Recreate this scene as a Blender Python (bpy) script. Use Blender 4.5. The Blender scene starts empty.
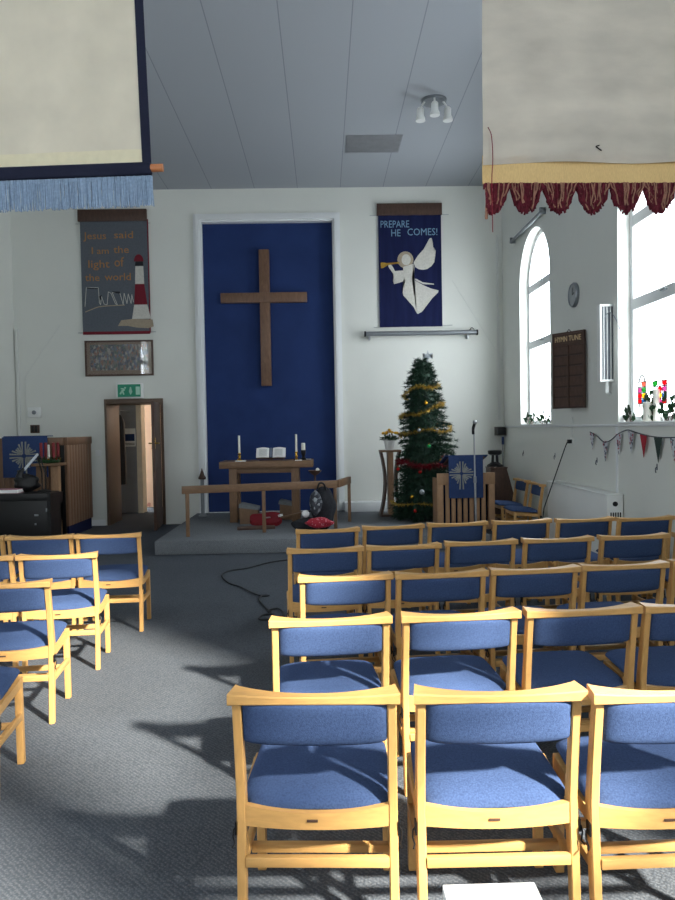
import bpy, bmesh, math, random
from mathutils import Vector, Matrix
random.seed(7)
C = bpy.context.scene.collection
PI = math.pi
R = math.radians

# ------------------------------------------------------------------ camera
F = 715.0
YAW, PITCH, ROLL = R(1.08), R(1.70), 0.018
CAM = Vector((0, 0, 1.6))
fwd = Vector((math.sin(YAW)*math.cos(PITCH), math.cos(YAW)*math.cos(PITCH), -math.sin(PITCH)))
r0 = Vector((math.cos(YAW), -math.sin(YAW), 0)); u0 = r0.cross(fwd)
rt = r0*math.cos(ROLL) - u0*math.sin(ROLL); up = u0*math.cos(ROLL) + r0*math.sin(ROLL)
cd = bpy.data.cameras.new('camera'); cam = bpy.data.objects.new('camera', cd); C.objects.link(cam)
cd.sensor_fit = 'VERTICAL'; cd.sensor_height = 36; cd.lens = 36*F/900; cd.clip_start = .05
mw = Matrix((rt, up, -fwd)).transposed().to_4x4(); mw.translation = CAM
cam.matrix_world = mw
bpy.context.scene.camera = cam

def P(px, py, Y=None, X=None, Z=None):
    """measure a point of the place: ray through a photo pixel met with a plane"""
    d = fwd + rt*((px-337.5)/F) - up*((py-450)/F)
    if Y is not None: t = (Y-CAM.y)/d.y
    elif X is not None: t = (X-CAM.x)/d.x
    else: t = (Z-CAM.z)/d.z
    return CAM + d*t

YB, XR, XL, ZC, YR = 12.4, 3.14, -5.27, 5.74, -4.2      # back wall, right wall, left wall, ceiling, rear wall
PH = .183                                            # platform height

# ------------------------------------------------------------------ materials
def lin(c):
    return tuple((v/255/12.92 if v/255 <= .04045 else ((v/255+.055)/1.055)**2.4) for v in c) + (1,)
MATS = {}
def mat(name, col, rough=.6, metal=0, noise=.06, scale=8, bump=0, bscale=200, kind=None, spec=.4, col2=None, stretch=None):
    if name in MATS: return MATS[name]
    m = bpy.data.materials.new(name); m.use_nodes = True; n = m.node_tree.nodes; l = m.node_tree.links
    b = n['Principled BSDF']; b.inputs['Roughness'].default_value = rough; b.inputs['Metallic'].default_value = metal
    b.inputs['Specular IOR Level'].default_value = spec
    tc = n.new('ShaderNodeTexCoord'); mp = n.new('ShaderNodeMapping'); l.new(tc.outputs['Object'], mp.inputs[0])
    if stretch: mp.inputs['Scale'].default_value = stretch
    c1 = lin(col)
    if col2: c2 = lin(col2)
    else: c2 = tuple(v*(1-noise*2.2) for v in c1[:3]) + (1,)
    if kind == 'wood':
        t = n.new('ShaderNodeTexNoise'); t.inputs['Scale'].default_value = scale; t.inputs['Detail'].default_value = 6; t.inputs['Distortion'].default_value = .6
    else:
        t = n.new('ShaderNodeTexNoise'); t.inputs['Scale'].default_value = scale; t.inputs['Detail'].default_value = 4
    l.new(mp.outputs[0], t.inputs['Vector'])
    r = n.new('ShaderNodeValToRGB'); l.new(t.outputs['Fac'], r.inputs[0])
    r.color_ramp.elements[0].position = .3; r.color_ramp.elements[1].position = .7
    r.color_ramp.elements[0].color = c2; r.color_ramp.elements[1].color = c1
    l.new(r.outputs[0], b.inputs['Base Color'])
    if bump:
        t2 = n.new('ShaderNodeTexNoise'); t2.inputs['Scale'].default_value = bscale; t2.inputs['Detail'].default_value = 2
        l.new(tc.outputs['Object'], t2.inputs['Vector'])
        bp = n.new('ShaderNodeBump'); bp.inputs['Strength'].default_value = bump; bp.inputs['Distance'].default_value = .003
        l.new(t2.outputs['Fac'], bp.inputs['Height']); l.new(bp.outputs[0], b.inputs['Normal'])
    MATS[name] = m; return m

beech = mat('beech', (206,160,98), .38, kind='wood', scale=5, stretch=(3,14,14), noise=.07, spec=.45)
beech_v = mat('beech_upright', (206,160,98), .38, kind='wood', scale=5, stretch=(14,14,3), noise=.07, spec=.45)
blue_fab = mat('blue_upholstery', (64,83,120), .95, noise=.09, scale=160, bump=.5, bscale=420, spec=.1, col2=(50,66,100))
oak = mat('mid_oak', (128,98,72), .5, kind='wood', scale=4, stretch=(3,12,12), noise=.12)
oak_v = mat('mid_oak_upright', (128,98,72), .5, kind='wood', scale=4, stretch=(12,12,3), noise=.12)
lightoak = mat('light_oak', (166,130,98), .5, kind='wood', scale=4, stretch=(12,12,3), noise=.1)
cross_w = mat('cross_wood', (122,92,72), .42, kind='wood', scale=3, stretch=(10,10,3), noise=.15)
darkw = mat('dark_wood', (84,62,52), .5, kind='wood', scale=4, stretch=(10,10,3), noise=.15)
pulp_w = mat('pulpit_wood', (124,94,72), .5, kind='wood', scale=4, stretch=(12,12,2), noise=.12)
white_w = mat('white_wall', (222,224,218), .85, noise=.02, scale=1.2, bump=.15, bscale=60, spec=.15)
white_p = mat('white_gloss_paint', (226,229,230), .4, noise=.01, scale=3)
white_pl = mat('white_plastic', (228,230,228), .35, noise=.01, scale=3)
paper = mat('white_paper', (238,238,236), .8, noise=.01, scale=5)
blackp = mat('black_plastic', (18,18,20), .45, noise=.1, scale=20)
blackm = mat('black_metal', (24,24,26), .4, metal=.3, noise=.1, scale=20)
steel = mat('brushed_steel', (170,174,178), .35, metal=.9, noise=.05, scale=30)
greym = mat('grey_metal', (140,145,150), .4, metal=.6, noise=.05, scale=30)
brass = mat('brass', (214,170,80), .25, metal=1, noise=.05, scale=20)
navy = mat('navy_cloth', (28,36,72), .95, noise=.1, scale=60, bump=.3, bscale=300, spec=.1)
fallb = mat('blue_fall_cloth', (52,70,112), .9, noise=.08, scale=60, bump=.2, bscale=300, spec=.15)
panel_b = mat('royal_blue_panel', (38,58,108), .8, noise=.1, scale=2.0, bump=.2, bscale=80, spec=.2)
emblem = mat('silver_embroidery', (150,152,146), .6, noise=.15, scale=50)
gold_em = mat('gold_embroidery', (196,166,88), .45, noise=.15, scale=50)
wax = mat('white_wax', (236,234,222), .5, noise=.01, scale=5)
redwax = mat('red_wax', (128,30,36), .5, noise=.05, scale=5)
needle = mat('pine_needles', (30,66,46), .7, noise=.3, scale=14, col2=(14,38,28))
holly = mat('holly_leaf', (34,74,40), .4, noise=.2, scale=30)
goldt = mat('gold_tinsel', (222,186,84), .3, metal=.8, noise=.3, scale=60)
redt = mat('red_tinsel', (140,22,40), .35, metal=.4, noise=.3, scale=60)
redb = mat('red_bauble', (176,30,28), .2, metal=.4, noise=.02)
goldb = mat('gold_bauble', (220,170,50), .2, metal=.7, noise=.02)
silvert = mat('silver_tinsel', (196,204,212), .3, metal=.7, noise=.2, scale=60)
greenb = mat('green_bauble', (40,170,90), .2, metal=.3, noise=.02)
bluegr = mat('banner_grey_cloth', (98,104,112), .9, noise=.08, scale=40, bump=.2, bscale=300, spec=.1)
bannav = mat('banner_navy_cloth', (32,38,76), .9, noise=.12, scale=3, bump=.2, bscale=300, spec=.1, stretch=(6,6,.6))
tan = mat('tan_letters', (176,124,72), .8, noise=.05)
bluelet = mat('pale_blue_letters', (122,160,186), .8, noise=.05)
appl = mat('cream_applique', (206,204,196), .8, noise=.08, scale=40)
halo = mat('beige_halo', (168,154,134), .8, noise=.08, scale=40)
maroon = mat('maroon_cloth', (120,28,44), .9, noise=.1, scale=30)
cream = mat('cream_banner_cloth', (242,236,222), .95, noise=.05, scale=5, bump=.2, bscale=350, spec=.05)
creamh = mat('cream_hem_cloth', (246,240,218), .95, noise=.03, scale=30, bump=.2, bscale=350, spec=.05)
linen = mat('grey_linen_banner', (232,226,216), .95, noise=.10, scale=3.2, bump=.35, bscale=260, spec=.05, stretch=(1,1,2.4))
goldh = mat('gold_hem_cloth', (206,176,124), .85, noise=.08, scale=60, bump=.2, bscale=350, spec=.1, stretch=(6,6,1))
fringe_b = mat('pale_blue_fringe', (146,166,190), .9, noise=.12, scale=80, spec=.1)
fringe_m = mat('maroon_fringe', (104,38,50), .85, noise=.25, scale=60, spec=.15)
fringe_t = mat('rose_beige_fringe', (160,118,100), .85, noise=.2, scale=60, spec=.15)
def through(m, f):
    n = m.node_tree.nodes; l = m.node_tree.links; b = n['Principled BSDF']; o = n['Material Output']
    t = n.new('ShaderNodeBsdfTranslucent'); x = n.new('ShaderNodeMixShader'); x.inputs[0].default_value = f
    src = b.inputs['Base Color'].links[0].from_socket; l.new(src, t.inputs[0]); l.new(b.outputs[0], x.inputs[1]); l.new(t.outputs[0], x.inputs[2]); l.new(x.outputs[0], o.inputs[0])
for q in (cream, creamh, linen): through(q, .55)
navyb = mat('navy_binding', (36,39,56), .9, noise=.05, scale=60, spec=.1)
dowel = mat('dowel_wood', (190,122,78), .5, kind='wood', scale=6, stretch=(3,14,14))
green_s = mat('exit_green', (14,138,104), .4, noise=.01)
sign_w = mat('sign_pictogram', (170,216,196), .5, noise=.01)
yellowf = mat('yellow_petals', (240,184,40), .7, noise=.12, scale=40)
redf = mat('bunting_red', (168,40,54), .9, noise=.05, scale=40)
greenf = mat('bunting_green', (52,68,62), .9, noise=.05, scale=40)
guitar_r = mat('dark_red_lacquer', (110,20,30), .25, noise=.05, scale=10)
bag_k = mat('charcoal_fabric', (40,42,48), .95, noise=.2, scale=40)
greycush = mat('grey_cushion', (122,126,130), .95, noise=.08, scale=60, bump=.2, bscale=300)
cordk = mat('black_cord', (26,30,34), .6, noise=.02)
conduit = mat('off_white_conduit', (214,216,212), .5, noise=.01)
mark = mat('dark_mark', (70,74,84), .6, noise=.02)
warm = mat('warm_painted_wall', (236,190,156), .7, noise=.12, scale=3)
corr = mat('corridor_grey_paint', (150,152,156), .8, noise=.03)
speakb = mat('taupe_speaker', (92,88,82), .6, noise=.05)

def pattern_mat(name, cols, scale, kind='voronoi', stretch=None, rough=.8):
    m = bpy.data.materials.new(name); m.use_nodes = True; n = m.node_tree.nodes; l = m.node_tree.links
    b = n['Principled BSDF']; b.inputs['Roughness'].default_value = rough
    tc = n.new('ShaderNodeTexCoord'); mp = n.new('ShaderNodeMapping'); l.new(tc.outputs['Object'], mp.inputs[0])
    if stretch: mp.inputs['Scale'].default_value = stretch
    r = n.new('ShaderNodeValToRGB'); r.color_ramp.interpolation = 'CONSTANT'
    if kind == 'voronoi':
        t = n.new('ShaderNodeTexVoronoi'); t.inputs['Scale'].default_value = scale; l.new(mp.outputs[0], t.inputs['Vector'])
        s = n.new('ShaderNodeSeparateColor'); l.new(t.outputs['Color'], s.inputs[0]); l.new(s.outputs[0], r.inputs[0])
    else:
        t = n.new('ShaderNodeTexNoise'); t.inputs['Scale'].default_value = scale; t.inputs['Detail'].default_value = 3
        l.new(mp.outputs[0], t.inputs['Vector']); l.new(t.outputs['Fac'], r.inputs[0])
    e = r.color_ramp.elements
    while len(e) < len(cols): e.new(.5)
    for i, (p, c) in enumerate(cols): e[i].position = p; e[i].color = lin(c)
    l.new(r.outputs[0], b.inputs['Base Color'])
    return m
picmat = pattern_mat('muted_printed_picture', [(0,(72,74,84)),(.22,(110,104,100)),(.4,(92,100,118)),(.55,(126,92,80)),(.7,(84,96,88)),(.85,(140,136,130))], 22, stretch=(1.6,1,1))
scarfred = pattern_mat('red_patterned_cloth', [(0,(150,24,44)),(.6,(196,120,130)),(.72,(160,28,48))], 70)
scarfgr = pattern_mat('grey_white_patterned_cloth', [(0,(46,48,56)),(.45,(150,156,160)),(.6,(60,64,72)),(.8,(110,114,120))], 26)
flagpat = pattern_mat('spotted_bunting', [(0,(198,200,206)),(.55,(150,60,76)),(.75,(90,96,110)),(.9,(206,206,210))], 45)
woodglow = pattern_mat('red_flecked_warm_wall', [(0,(236,196,166)),(.93,(206,140,122))], 16)

def carpet_mat(nm, ca, cb):
    m = bpy.data.materials.new(nm); m.use_nodes = True; n = m.node_tree.nodes; l = m.node_tree.links
    b = n['Principled BSDF']; b.inputs['Roughness'].default_value = .95; b.inputs['Specular IOR Level'].default_value = .12
    tc = n.new('ShaderNodeTexCoord')
    w = n.new('ShaderNodeTexWave'); w.inputs['Scale'].default_value = 26; w.inputs['Distortion'].default_value = 1.5; w.inputs['Detail'].default_value = 2; w.inputs['Detail Scale'].default_value = 6
    w.bands_direction = 'DIAGONAL'
    v = n.new('ShaderNodeTexVoronoi'); v.inputs['Scale'].default_value = 110
    t = n.new('ShaderNodeTexNoise'); t.inputs['Scale'].default_value = 1.3; t.inputs['Detail'].default_value = 3
    for q in (w, v, t): l.new(tc.outputs['Object'], q.inputs['Vector'])
    ad = n.new('ShaderNodeMath'); ad.operation = 'MULTIPLY_ADD'; l.new(w.outputs['Fac'], ad.inputs[0]); ad.inputs[1].default_value = .35; l.new(v.outputs['Distance'], ad.inputs[2])
    r = n.new('ShaderNodeValToRGB'); l.new(ad.outputs[0], r.inputs[0])
    r.color_ramp.elements[0].position = .1; r.color_ramp.elements[0].color = lin(ca); r.color_ramp.elements[1].position = .9; r.color_ramp.elements[1].color = lin(cb)
    mx = n.new('ShaderNodeMixRGB'); mx.blend_type = 'MULTIPLY'; mx.inputs[0].default_value = .25
    l.new(r.outputs[0], mx.inputs[1]); l.new(t.outputs['Fac'], mx.inputs[2]); l.new(mx.outputs[0], b.inputs['Base Color'])
    bp = n.new('ShaderNodeBump'); bp.inputs['Strength'].default_value = .6; bp.inputs['Distance'].default_value = .004
    l.new(ad.outputs[0], bp.inputs['Height']); l.new(bp.outputs[0], b.inputs['Normal'])
    return m
carpet = carpet_mat('ribbed_grey_carpet', (106,111,118), (74,80,88))
carpet_p = carpet_mat('platform_carpet', (150,153,157), (112,117,123))
def ceil_mat():
    m = bpy.data.materials.new('blue_grey_ceiling_boards'); m.use_nodes = True; n = m.node_tree.nodes; l = m.node_tree.links
    b = n['Principled BSDF']; b.inputs['Roughness'].default_value = .8; b.inputs['Specular IOR Level'].default_value = .15
    tc = n.new('ShaderNodeTexCoord'); s = n.new('ShaderNodeSeparateXYZ'); l.new(tc.outputs['Object'], s.inputs[0])
    a = n.new('ShaderNodeMath'); a.operation = 'ADD'; a.inputs[1].default_value = 75*.735+.38 ; l.new(s.outputs[0], a.inputs[0])
    d = n.new('ShaderNodeMath'); d.operation = 'MODULO'; d.inputs[1].default_value = .735; l.new(a.outputs[0], d.inputs[0])
    c = n.new('ShaderNodeMath'); c.operation = 'LESS_THAN'; c.inputs[1].default_value = .012; l.new(d.outputs[0], c.inputs[0])
    mx = n.new('ShaderNodeMixRGB'); l.new(c.outputs[0], mx.inputs[0]); mx.inputs[1].default_value = lin((164,169,175)); mx.inputs[2].default_value = lin((136,141,147))
    l.new(mx.outputs[0], b.inputs['Base Color'])
    return m
ceilm = ceil_mat()
def glass_mat():
    m = bpy.data.materials.new('window_glass'); m.use_nodes = True; n = m.node_tree.nodes; l = m.node_tree.links
    n.remove(n['Principled BSDF']); o = n['Material Output']
    t = n.new('ShaderNodeBsdfTransparent'); g = n.new('ShaderNodeBsdfGlossy'); g.inputs['Roughness'].default_value = .03
    x = n.new('ShaderNodeMixShader'); x.inputs[0].default_value = .05
    l.new(t.outputs[0], x.inputs[1]); l.new(g.outputs[0], x.inputs[2]); l.new(x.outputs[0], o.inputs[0])
    return m
glass = glass_mat()
def tint(name, col):
    m = bpy.data.materials.new(name); m.use_nodes = True; n = m.node_tree.nodes; l = m.node_tree.links
    n.remove(n['Principled BSDF']); o = n['Material Output']
    t = n.new('ShaderNodeBsdfTranslucent'); t.inputs[0].default_value = lin(col); d = n.new('ShaderNodeBsdfTransparent'); d.inputs[0].default_value = lin(col)
    x = n.new('ShaderNodeMixShader'); x.inputs[0].default_value = .35
    l.new(t.outputs[0], x.inputs[1]); l.new(d.outputs[0], x.inputs[2]); l.new(x.outputs[0], o.inputs[0])
    return m

# ------------------------------------------------------------------ mesh helpers
class MB:
    def __init__(s): s.bm = bmesh.new()
    def faces(s, vs, fs):
        v = [s.bm.verts.new(p) for p in vs]
        for f in fs:
            try: s.bm.faces.new([v[i] for i in f])
            except ValueError: pass
        return v
    def box(s, x0, x1, y0, y1, z0, z1, bev=0, M=None):
        vs = [Vector((x, y, z)) for z in (z0, z1) for y in (y0, y1) for x in (x0, x1)]
        if M: vs = [M @ v for v in vs]
        v = s.faces(vs, [(0,2,3,1),(4,5,7,6),(0,1,5,4),(2,6,7,3),(0,4,6,2),(1,3,7,5)])
        if bev:
            ed = list({e for q in v for e in q.link_edges})
            bmesh.ops.bevel(s.bm, geom=ed, offset=bev, segments=2, affect='EDGES', profile=.5)
        return s
    def bar(s, a, b, w, d, side=Vector((1,0,0)), bev=0):
        """rectangular bar from a to b; w across side, d across the other"""
        a = Vector(a); b = Vector(b); t = (b-a).normalized(); sd = (side - t*side.dot(t)).normalized(); o = t.cross(sd)
        vs = [p + sd*(i*w/2) + o*(j*d/2) for p in (a, b) for j in (-1, 1) for i in (-1, 1)]
        v = s.faces(vs, [(0,2,3,1),(4,5,7,6),(0,1,5,4),(2,6,7,3),(0,4,6,2),(1,3,7,5)])
        if bev:
            ed = list({e for q in v for e in q.link_edges})
            bmesh.ops.bevel(s.bm, geom=ed, offset=bev, segments=2, affect='EDGES', profile=.5)
        return s
    def loft(s, secs, cap=True):
        n = len(secs[0]); vs = [[s.bm.verts.new(p) for p in sec] for sec in secs]
        for i in range(len(secs)-1):
            for k in range(n):
                s.bm.faces.new((vs[i][k], vs[i][(k+1) % n], vs[i+1][(k+1) % n], vs[i+1][k]))
        if cap: s.bm.faces.new(vs[0][::-1]); s.bm.faces.new(vs[-1])
        return s
    def tube(s, pts, r, seg=8, cap=True):
        pts = [Vector(p) for p in pts]; secs = []
        rr = r if isinstance(r, (list, tuple)) else [r]*len(pts)
        prev = None
        for i, p in enumerate(pts):
            t = (pts[min(i+1, len(pts)-1)] - pts[max(i-1, 0)]).normalized()
            if prev is None:
                a = Vector((0,0,1)) if abs(t.z) < .9 else Vector((1,0,0)); n = t.cross(a).normalized()
            else: n = (prev - t*prev.dot(t)).normalized()
            prev = n; b = t.cross(n)
            secs.append([p + n*(rr[i]*math.cos(2*PI*k/seg)) + b*(rr[i]*math.sin(2*PI*k/seg)) for k in range(seg)])
        return s.loft(secs, cap)
    def lathe(s, prof, c=(0,0,0), seg=20):
        c = Vector(c)
        return s.loft([[c + Vector((r*math.cos(2*PI*k/seg), r*math.sin(2*PI*k/seg), z)) for k in range(seg)] for r, z in prof])
    def ball(s, c, r, seg=12, sc=(1,1,1)):
        return s.lathe([(max(r*math.sin(PI*i/8), r*.02)*sc[0], -r*math.cos(PI*i/8)*sc[2]) for i in range(9)], c, seg)
    def prism(s, pts, f0, f1):
        """outline of 3D points extruded: f0, f1 map a 2D point to 3D"""
        a = [s.bm.verts.new(f0(p)) for p in pts]; b = [s.bm.verts.new(f1(p)) for p in pts]; n = len(pts)
        fa = s.bm.faces.new(a); fb = s.bm.faces.new(b[::-1])
        for k in range(n): s.bm.faces.new((a[k], b[k], b[(k+1) % n], a[(k+1) % n]))
        bmesh.ops.triangulate(s.bm, faces=[fa, fb])
        return s
    def plaque(s, pts, y0, y1, o=(0,0)):
        """outline in x,z with thickness y0..y1"""
        return s.prism(pts, lambda p: Vector((p[0]+o[0], y0, p[1]+o[1])), lambda p: Vector((p[0]+o[0], y1, p[1]+o[1])))
    def xform(s, M): bmesh.ops.transform(s.bm, matrix=M, verts=s.bm.verts[:]); return s
    def build(s, name, m, parent=None, smooth=35):
        bmesh.ops.recalc_face_normals(s.bm, faces=s.bm.faces[:])
        me = bpy.data.meshes.new(name); s.bm.to_mesh(me); s.bm.free()
        o = bpy.data.objects.new(name, me); C.objects.link(o); me.materials.append(m)
        if smooth:
            me.polygons.foreach_set('use_smooth', [True]*len(me.polygons)); me.set_sharp_from_angle(angle=R(smooth))
        if parent: o.parent = parent
        return o
def tag(o, label=None, cat=None, group=None, kind=None):
    if label: o['label'] = label
    if cat: o['category'] = cat
    if group: o['group'] = group
    if kind: o['kind'] = kind
    return o
def thing(name, label, cat, loc=(0,0,0), rz=0, group=None):
    o = bpy.data.objects.new(name, None); C.objects.link(o); o.location = loc; o.rotation_euler = (0,0,rz); o.empty_display_size = .1
    return tag(o, label, cat, group)
def struct(o): o['kind'] = 'structure'; return o
def copy_tree(o, parent=None):
    c = o.copy(); C.objects.link(c)
    if parent: c.parent = parent
    for ch in [q for q in bpy.data.objects if q.parent == o]: copy_tree(ch, c)
    return c
def slab(name, outer, holes, t, fn, m, kind='structure'):
    """2D outline with holes, extruded by t, mapped by fn(u,v,w)"""
    cu = bpy.data.curves.new(name, 'CURVE'); cu.dimensions = '2D'; cu.fill_mode = 'BOTH'; cu.extrude = t/2
    for ring in [outer]+holes:
        sp = cu.splines.new('POLY'); sp.points.add(len(ring)-1); sp.use_cyclic_u = True
        for i, p in enumerate(ring): sp.points[i].co = (p[0], p[1], 0, 1)
    tmp = bpy.data.objects.new('tmp', cu); C.objects.link(tmp)
    dg = bpy.context.evaluated_depsgraph_get(); me = bpy.data.meshes.new_from_object(tmp.evaluated_get(dg))
    bpy.data.objects.remove(tmp); bpy.data.curves.remove(cu)
    for v in me.vertices: v.co = fn(*v.co)
    me.materials.clear(); me.materials.append(m)
    o = bpy.data.objects.new(name, me); C.objects.link(o)
    if kind: o['kind'] = kind
    return o
def lettering(name, text, size, fn, m, parent, depth=.002, align='LEFT', space=1.0):
    cu = bpy.data.curves.new(name, 'FONT'); cu.body = text; cu.size = size; cu.extrude = depth/2; cu.align_x = align; cu.resolution_u = 2
    cu.space_character = space
    tmp = bpy.data.objects.new('tmp', cu); C.objects.link(tmp)
    dg = bpy.context.evaluated_depsgraph_get(); me = bpy.data.meshes.new_from_object(tmp.evaluated_get(dg))
    bpy.data.objects.remove(tmp); bpy.data.curves.remove(cu)
    for v in me.vertices: v.co = fn(*v.co)
    me.materials.clear(); me.materials.append(m); me.name = name
    o = bpy.data.objects.new(name, me); C.objects.link(o); o.parent = parent
    return o
def fit(parent, word, x0, z0, wd, hgt, y, m):
    def f(u, v, w_): return (u, v, w_)
    o = lettering('lettering', word, 1.0, f, m, parent, .003)
    vs = o.data.vertices; a = min(v.co.x for v in vs); b = max(v.co.x for v in vs); ztop = .72 if word[0].isupper() or any(c in word for c in 'dhltb') else .54
    for v in vs:
        u, q, w_ = v.co; v.co = (x0+(u-a)/(b-a)*wd, y+w_, z0+q/ztop*hgt)
    return o
def smoothpath(pts, n=8):
    pts = [Vector(p) for p in pts]; out = []
    for i in range(len(pts)-1):
        p0 = pts[max(i-1,0)]; p1 = pts[i]; p2 = pts[i+1]; p3 = pts[min(i+2,len(pts)-1)]
        for k in range(n):
            t = k/n
            out.append(.5*((2*p1)+(p2-p0)*t+(2*p0-5*p1+4*p2-p3)*t*t+(3*p1-p0-3*p2+p3)*t**3))
    out.append(pts[-1]); return out

# ------------------------------------------------------------------ room shell
struct(MB().box(XL-.3, XR+.3, YR-.3, YB+3.2, -.12, 0).build('floor', carpet, smooth=0))
struct(MB().box(XL-.3, XR+.3, YR-.3, YB+.3, ZC, ZC+.15).build('ceiling', ceilm, smooth=0))
def arch(y0, y1, z0, zs, n=16):
    c = (y0+y1)/2; r = (y1-y0)/2
    return [(y0, z0), (y1, z0)] + [(c + r*math.cos(PI*k/n), zs + r*math.sin(PI*k/n)) for k in range(n+1)]
WIN = [(9.83, 11.33), (6.02, 7.56), (-1.33, .44), (-2.2, -1.48)]  # last two are unseen, behind the camera, shaped to admit the sun beam
SPR = [3.75, 3.75, 4.65, 4.95]
struct(slab('wall_right', [(YR,0),(YB,0),(YB,ZC),(YR,ZC)], [arch(a, b, 1.6, zs_) for (a, b), zs_ in zip(WIN, SPR)], .32, lambda u,v,w: (XR+.16+w, u, v), white_w))
struct(slab('wall_left', [(YR,0),(YB,0),(YB,ZC),(YR,ZC)], [arch(a, b, 1.6, 3.75) for a, b in [(2.2,3.8)]], .32, lambda u,v,w: (XL-.16+w, u, v), white_w))
struct(slab('wall_rear', [(XL,0),(XR,0),(XR,ZC),(XL,ZC)], [[(-3.9,1.2),(-1.6,1.2),(-1.6,3.9),(-3.9,3.9)]], .3, lambda u,v,w: (u, YR-.15+w, v), white_w))
dl = P(106, 401, Y=YB); dr = P(161, 400, Y=YB)
DX0, DX1, DZ = dl.x, dr.x, dl.z
nl = P(199, 221, Y=YB); nr = P(331, 221, Y=YB)
NX0, NX1, NZ = nl.x, nr.x+.05, nl.z+.01
struct(slab('wall_back', [(XL,0),(DX0,0),(DX0,DZ),(DX1,DZ),(DX1,0),(XR,0),(XR,ZC),(XL,ZC)], [[(NX0,PH),(NX1,PH),(NX1,NZ),(NX0,NZ)]], .16, lambda u,v,w: (u, YB+.08+w, v), white_w))
# recessed niche: back board and stepped white moulding
struct(MB().box(NX0-.02, NX1+.02, YB+.11, YB+.159, PH, NZ+.02).build('wall_niche', panel_b, smooth=0))
m = MB()
for (o_, i_, y0, y1) in ((.10, 0, YB-.03, YB), (.055, -.0, YB-.05, YB-.03), (0, -.035, YB-.012, YB+.11)):
    m.box(NX0-o_, NX0-i_, y0, y1, PH, NZ+o_); m.box(NX1+i_, NX1+o_, y0, y1, PH, NZ+o_); m.box(NX0-i_, NX1+i_, y0, y1, NZ+i_, NZ+o_)
struct(m.build('trim_1', white_p, smooth=0))
# windows
def window(n, y0, y1, zs=3.75, X=XR, sgn=1, portal=True):
    r = thing('window_%d' % n, None, None, (0,0,0)); struct(r)
    xg = X + sgn*.17; c = (y0+y1)/2
    outer = arch(y0, y1, 1.6, zs); inner = arch(y0+.07, y1-.07, 1.67, zs)
    o = slab('window_frame', outer, [inner], .07, lambda u,v,w: (xg+w, u, v), white_p, None); o.parent = r
    m = MB()
    for z in (3.72, 2.85): m.box(xg-.035, xg+.035, y0+.05, y1-.05, z-.06, z+.06, .008)
    m.build('transom', white_p, r)
    m = MB()
    for z in (3.72, 2.85):
        m.box(xg-.035-sgn*.0-.03, xg-.035, c-.05, c+.05, z+.01, z+.03, .003)
    m.build('window_catch', greym, r)
    o = slab('window_pane', arch(y0+.06, y1-.06, 1.66, zs), [], .006, lambda u,v,w: (xg+w, u, v), glass, None); o.parent = r
    m = MB().box(X-.02 if sgn > 0 else X-.14, X+.14 if sgn > 0 else X+.02, y0+.003, y1-.003, 1.601, 1.618, .004)
    m.build('window_sill', white_p, r)
    L = bpy.data.lights.new('window_daylight', 'AREA'); L.shape = 'RECTANGLE'; L.size = zs+.7-1.6; L.size_y = y1-y0; L.cycles.is_portal = True
    lo = bpy.data.objects.new('window_daylight', L); C.objects.link(lo); lo.location = (X+sgn*.36, c, (zs+.7+1.6)/2)
    lo.rotation_euler = (0, R(90)*sgn, 0)
for i, (a, b) in enumerate(WIN): window(i+1, a, b, SPR[i])
window(5, 2.2, 3.8, X=XL, sgn=-1)  # unseen window added to let in light from the left
for k, (x0, x1) in enumerate(((-3.9,-1.6),)):  # unseen rear window added for light from behind
    r = thing('window_%d' % (6+k), None, None); struct(r)
    m = MB()
    for x in (x0+.04, (x0+x1)/2, x1-.04): m.box(x-.04, x+.04, YR-.2, YR-.13, 1.2, 3.9)
    for z in (1.24, 2.7, 3.86): m.box(x0, x1, YR-.2, YR-.13, z-.04, z+.04)
    m.build('window_frame', white_p, r)
    MB().box(x0+.02, x1-.02, YR-.168, YR-.162, 1.22, 3.88).build('window_pane', glass, r)
    L = bpy.data.lights.new('window_daylight', 'AREA'); L.shape = 'RECTANGLE'; L.size = 2.3; L.size_y = 2.7; L.cycles.is_portal = True
    lo = bpy.data.objects.new('window_daylight', L); C.objects.link(lo); lo.location = ((x0+x1)/2, YR-.34, 2.55); lo.rotation_euler = (R(90), 0, 0)
# ledge of the right wall, seams, skirting
m = MB()
segs = [(YR, -1.7), (.1, 6.12), (7.66, 9.96), (11.5, YB)]
m.box(XR-.025, XR, YR, YB, 1.57, 1.598, .004)
struct(m.build('trim_2', white_p))
m = MB(); m.box(XR-.012, XR, 7.57, 7.61, .1, 1.57)
struct(m.build('trim_3', white_p))
struct(MB().box(XR-.018, XR, YR, YB, 0, .1, .004).build('baseboard_right', white_p))
struct(MB().box(XL, XL+.018, YR, YB, 0, .1, .004).build('baseboard_left', white_p))
m = MB(); m.box(XL, DX0-.06, YB-.018, YB, 0, .1, .004)
struct(m.build('baseboard_back', white_p))
# platform
a = P(158, 553, Z=0)
PX0, PY0 = a.x, 9.28
struct(MB().box(PX0, 2.15, PY0, YB-.001, 0, PH, .012).build('platform', carpet_p))
# white pipe boxing on the platform along the back wall
b0 = P(345, 519, Y=YB-.3); b1 = P(380, 519, Y=YB-.3)
struct(MB().box(b0.x, b1.x+.3, YB-.3, YB-.001, PH, PH+.16, .008).build('trim_4', white_p))
# narrow white upright pipe casing left of corner
struct(MB().box(XL+.03, XL+.075, YB-.04, YB, .1, 3.4, .005).build('trim_5', conduit))
struct(MB().box(XR-.1, XR-.06, YB-.035, YB, 1.7, 4.9, .005).build('trim_6', conduit))
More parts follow.
